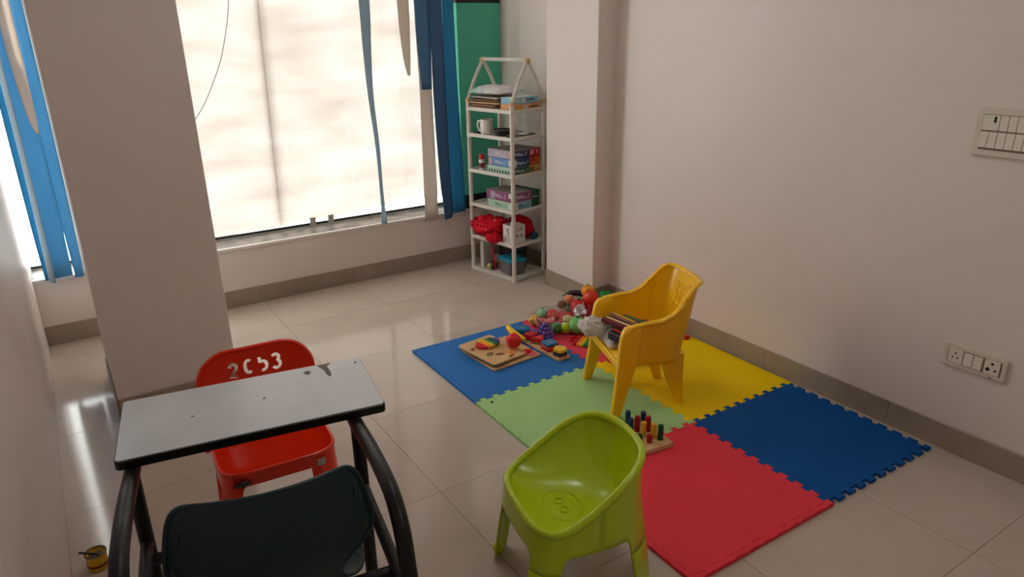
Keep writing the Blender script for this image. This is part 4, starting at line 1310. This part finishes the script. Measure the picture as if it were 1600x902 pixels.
sorter_block('blue round block at the far end of the sorter', .142, [(.036 * x, .036 * y) for x, y in CIR], (('t_red', .016), ('t_blue', .012), ('t_blue', .010)), 0)
sorter_block('crimson block next to the blue round one', .078, rrect(.058, .052, .012, 3), (('wood_edge', .010), ('t_crimson', .020)), 20)
sorter_block('red triangular block in the middle of the sorter', .012, [(.040 * cos(a), .040 * sin(a)) for a in (.5, 2.6, 4.7)], (('wood_edge', .012), ('t_red', .020)), 0)
sorter_block('blue square block near the front of the sorter', -.068, rrect(.060, .060, .004, 2), (('t_red', .014), ('t_tomato', .010), ('t_blue', .014)), 0)
sorter_block('yellow pentagon block at the near end of the sorter', -.146, [(.034 * cos(2 * pi * k / 5 + .3), .034 * sin(2 * pi * k / 5 + .3)) for k in range(5)], (('t_brown', .010), ('t_aubergine', .010), ('t_yellow', .014)), 0)

# rainbow square popper on the red mat
pp_ = thing('rainbow_popper', 'square rainbow pop toy on the rose mat by the chair leg', 'toy', (-.462, 1.392, GZ), radians(32))
for k, m_ in enumerate(['t_red', 't_orange', 't_yellow', 't_green', 't_bluepeg', 't_indigo']):
    st = MB().box((-.05, .044 - k * .0165, .0004), (.05, .060 - k * .0165, .010)).build('stripe', tmat(m_), pp_, smooth=0, bevel=.001)
    for j in range(6):
        MB().sphere((-.0415 + j * .0166, .052 - k * .0165, .0095), (.0064, .0064, .0045), 10, 6).build('bubble', tmat(m_), st)
rc = thing('toy_hoop', 'flat red toy ring beside the square popper', 'toy', (-.488, 1.462, GZ), 0)
MB().tube([(.026 * cos(2 * pi * k / 28), .020 * sin(2 * pi * k / 28), .006) for k in range(28)], .0058, 8, closed=True).build('ring', tmat('t_red'), rc)
MB().sphere((.026, 0, .012), .006, 8, 6).build('bead', tmat('t_tomato'), rc)
dkt = thing('toy_aubergine', 'dark toy aubergine beside the cabbage under the bag', 'toy', (-.375, 1.455, GZ), radians(60))
MB().sphere((0, 0, .028), (.045, .026, .027), 20, 12).build('flesh', tmat('t_aubergine'), dkt)
MB().tube([(.042, 0, .028), (.056, 0, .03)], [.01, .004], 8).build('stem', tmat('t_leaf'), dkt)

# red bowl under the chair, red ring by the wall
bw = thing('toy_bowl', 'red plastic bowl lying under the yellow chair', 'bowl', (-.432, 1.175, GZ), 0)
MB().lathe([(.0005, .085), (.04, .084), (.062, .070), (.076, .040), (.083, .004), (.083, .0004), (.078, .0004), (.072, .036), (.058, .064), (.0005, .079)], 36).build('shell', tmat('t_red'), bw, smooth=60)
MB().tube([(.083 * cos(2 * pi * k / 36), .083 * sin(2 * pi * k / 36), .0045) for k in range(36)], .004, 8, closed=True).build('rim', tmat('t_red'), bw)
rr_ = thing('toy_ring', 'small red toy ring by the skirting on the yellow mat', 'toy', (-.040, 1.172, GZ), 0)
MB().tube([(.019 * cos(2 * pi * k / 28), .019 * sin(2 * pi * k / 28), .0062) for k in range(28)], .006, 8, closed=True).build('ring', tmat('t_red'), rr_)
MB().sphere((0, .020, .012), .005, 8, 6).build('bead', tmat('t_crimson'), rr_)

# bag of crayons on the chair seat (chair local frame)
CH = Matrix.Translation((-.61, .90, MT)) @ Matrix.Rotation(radians(-111), 4, 'Z')
def on_chair(name, label, cat, x, y, z, rz=0, group=None):
    return thing(name, label, cat, CH @ Vector((x, y, z)), radians(-111 + rz), group)
cb = on_chair('carrier_bag', 'white crumpled plastic bag on the yellow chair seat', 'bag', -.035, -.075, .2365)
WBAG = mat('white_bag', (240, 234, 230), .35, .5, translucent=.4, noise_amt=.04, noise_scale=40)
rows = []
for i in range(25):
    u = i / 24
    row = []
    for j in range(25):
        v = j / 24
        x = lerp(-.10, .085, v)
        y = lerp(-.065, .15, u)
        e = min(u, 1 - u, v, 1 - v) * 2
        h = .004 + .052 * sm(0, .25, v) * sm(1, .75, v) * sm(0, .2, u) * sm(1, .7, u)
        nz = .014 * noise.noise(Vector((x * 22, y * 22, 2))) + .008 * noise.noise(Vector((x * 50, y * 50, 7)))
        if v < .3:
            y -= .03 * sm(.3, 0, v) * (1 - u)
        row.append((x, y, max(.003, h + nz)))
    rows.append(row)
MB().grid(rows).build('spread_film', WBAG, cb, smooth=25, solid=.0006)
mb = MB().sphere((-.056, -.078, .042), (.052, .062, .040), 48, 30, fn=lambda d, t, a: 1 + .28 * noise.noise(d * 1.8) + .34 * abs(noise.noise(d * 4.5)) - .12)
mb.v = [(p[0], p[1], max(.004, p[2])) for p in mb.v]
mb.build('bunched_handles', WBAG, cb, smooth=25)
packs = [('maroon crayon packet on the front of the bag', .000, -.088, .074, 27, .150, .040, .016, 't_maroon', 't_cream'),
         ('yellow striped crayon packet behind the maroon one', -.035, -.055, .080, 22, .14, .030, .012, 't_brown', 't_yellow'),
         ('black pencil case behind the yellow packet', -.005, -.005, .070, 30, .15, .036, .016, 't_aubergine', 't_green'),
         ('brown crayon packet at the back of the seat', .010, .055, .060, 36, .11, .030, .014, 't_brown', 't_redpeg'),
         ('dark patterned packet under the maroon crayon packet', .048, -.098, .030, 20, .085, .050, .034, 't_aubergine', 't_tomato')]
for lb_, x, y, z, rz, l, w, h, m1, m2 in packs:
    o = on_chair('crayon_packet', lb_, 'packet', x, y, .2365 + z, rz, 'packets on the yellow chair')
    MB().prism(rrect(l, w, .004, 3), 0, h).build('sleeve', tmat(m1), o, smooth=0, bevel=.003)
    MB().prism(rrect(l * .9, w * .25, .002, 2, 0, w * .1), h - .0004, h + .0008).build('stripe', tmat(m2), o, smooth=0)
    for k in range(3):
        MB().tube([(l / 2 - .002, -w * .3 + k * w * .3, h / 2), (l / 2 + .009, -w * .3 + k * w * .3, h / 2)], [.0035, .001], 6).build('crayon_tip', tmat(m2), o)

# peg board on the mats
pg = thing('peg_board', 'pale wooden base of the peg toy behind the lime chair', 'toy', (-.838, .612, GZ), radians(-8))
MB().prism(rrect(.150, .190, .006, 3, 0, .015), .0004, .018).build('base', WOOD, pg, smooth=0, bevel=.002)
def peg(label, x, y, h, m_):
    o = thing('wooden_peg', label, 'peg', (x, y, GZ + .0182), 0, 'pegs standing in the peg board')
    MB().lathe([(.0005, 0), (.0102, 0), (.0102, h - .002), (.0092, h), (.0005, h)], 16).build('shaft', tmat(m_), o, smooth=40)
    MB().lathe([(.0005, h - .0002), (.0080, h - .0002), (.0074, h + .0008), (.0005, h + .0008)], 14).build('cap', tmat(m_), o, smooth=40)
PEGS = [('blue peg at the far left of the peg board', -.836, .700, .060, 't_bluepeg'), ('blue peg left of the tall red pegs', -.853, .664, .052, 't_bluepeg'), ('red peg standing left of the yellow peg', -.829, .657, .056, 't_redpeg'),
        ('navy peg at the back of the peg board', -.789, .668, .056, 't_navy'), ('red peg in the middle at the back', -.797, .633, .056, 't_redpeg'), ('yellow peg in the middle of the peg board', -.835, .617, .054, 't_yelpeg'),
        ('yellow peg beside the green corner peg', -.811, .590, .052, 't_yelpeg'), ('dark green peg at the right corner', -.800, .566, .054, 't_greenpeg'), ('short red peg at the front of the peg board', -.845, .574, .028, 't_redpeg'), ('short green peg beside the lime chair', -.872, .596, .028, 't_greenpeg')]
for lb_, x, y, h, m_ in PEGS:
    peg(lb_, x, y, h + (.004 if h > .04 else .002), m_)

# ------------------------------------------------------------------ wall switches
PLATE = mat('switch_plate', (216, 208, 192), .4, .4, noise_amt=.04)
ROCK = mat('switch_rocker', (226, 220, 206), .35, .45, noise_amt=.03)
GAP = mat('switch_gap', (140, 128, 112), .6, .2, noise_amt=.1)
sw = thing('switch_panel', 'large white switch plate high on the right wall', 'switch', (XR - .0005, -.025, 1.032))
Mw = Matrix(((0, 0, -1, 0), (-1, 0, 0, 0), (0, 1, 0, 0), (0, 0, 0, 1)))   # local x -> -Y, y -> Z, z -> -X
def wprism(root, x, y, w, h, z0, z1, m_, name, r=.003, bev=.001):
    return MB().prism(rrect(w, h, r, 3, x, y), z0, z1, Mw).build(name, m_, root, smooth=0, bevel=bev)
wprism(sw, 0, .073, .236, .146, 0, .010, PLATE, 'plate', .006, .003)
wprism(sw, 0, .073, .198, .108, .009, .0105, GAP, 'recess', .002, 0)
for k in range(8):
    x = -.0865 + k * .0247
    if k > 1:
        wprism(sw, x, .102, .0228, .046, .0100, .0140, ROCK, 'rocker', .002)
    rk = MB().loft([[Mw @ Vector((px, py, pz)) for px, py, pz in ((x - .0114, .026, z0), (x + .0114, .026, z0), (x + .0114, .074, z1), (x - .0114, .074, z1))] for z0, z1 in ((.0095, .0095), (.0160, .0115))])
    rk.build('rocker', ROCK, sw, smooth=0, bevel=.001)
reg = wprism(sw, -.074, .102, .047, .046, .0100, .0130, ROCK, 'regulator', .002)
wprism(reg, -.0625, .112, .0068, .018, .0125, .0136, INK, 'indicator', .001, 0)
so = thing('socket_panel', 'white socket plate with two outlets low on the right wall', 'socket', (XR - .0005, -.052, .318))
wprism(so, 0, .041, .196, .082, 0, .011, PLATE, 'plate', .006, .003)
wprism(so, 0, .041, .168, .052, .0100, .0115, GAP, 'recess', .002, 0)
def outlet(x, s_, scorched):
    o = wprism(so, x, .041, .046, .050, .0110, .0140, ROCK, 'outlet', .002)
    for px, py, r in ((0, .011, .0036), (-.009, -.006, .0030), (.009, -.006, .0030)):
        rr0 = r * s_ * (1.7 if scorched and px < 0 else 1)
        MB().prism([(x + px * s_ + rr0 * cos(2 * pi * k / 14), .041 + py * s_ + rr0 * sin(2 * pi * k / 14)) for k in range(14)], .0138, .0146, Mw).build('pin_hole', INK, o, smooth=0)
outlet(-.058, .9, False)
outlet(.056, 1.25, True)
for x in (-.018, .012):
    MB().loft([[Mw @ Vector((px, py, pz)) for px, py, pz in ((x - .0135, .018, z0), (x + .0135, .018, z0), (x + .0135, .064, z1), (x - .0135, .064, z1))] for z0, z1 in ((.0105, .0105), (.0165, .0125))]).build('rocker', ROCK, so, smooth=0, bevel=.001)
MB().prism(rrect(.008, .003, .001, 2, .055, .004), .0108, .0116, Mw).build('screw_slot', INK, so, smooth=0)
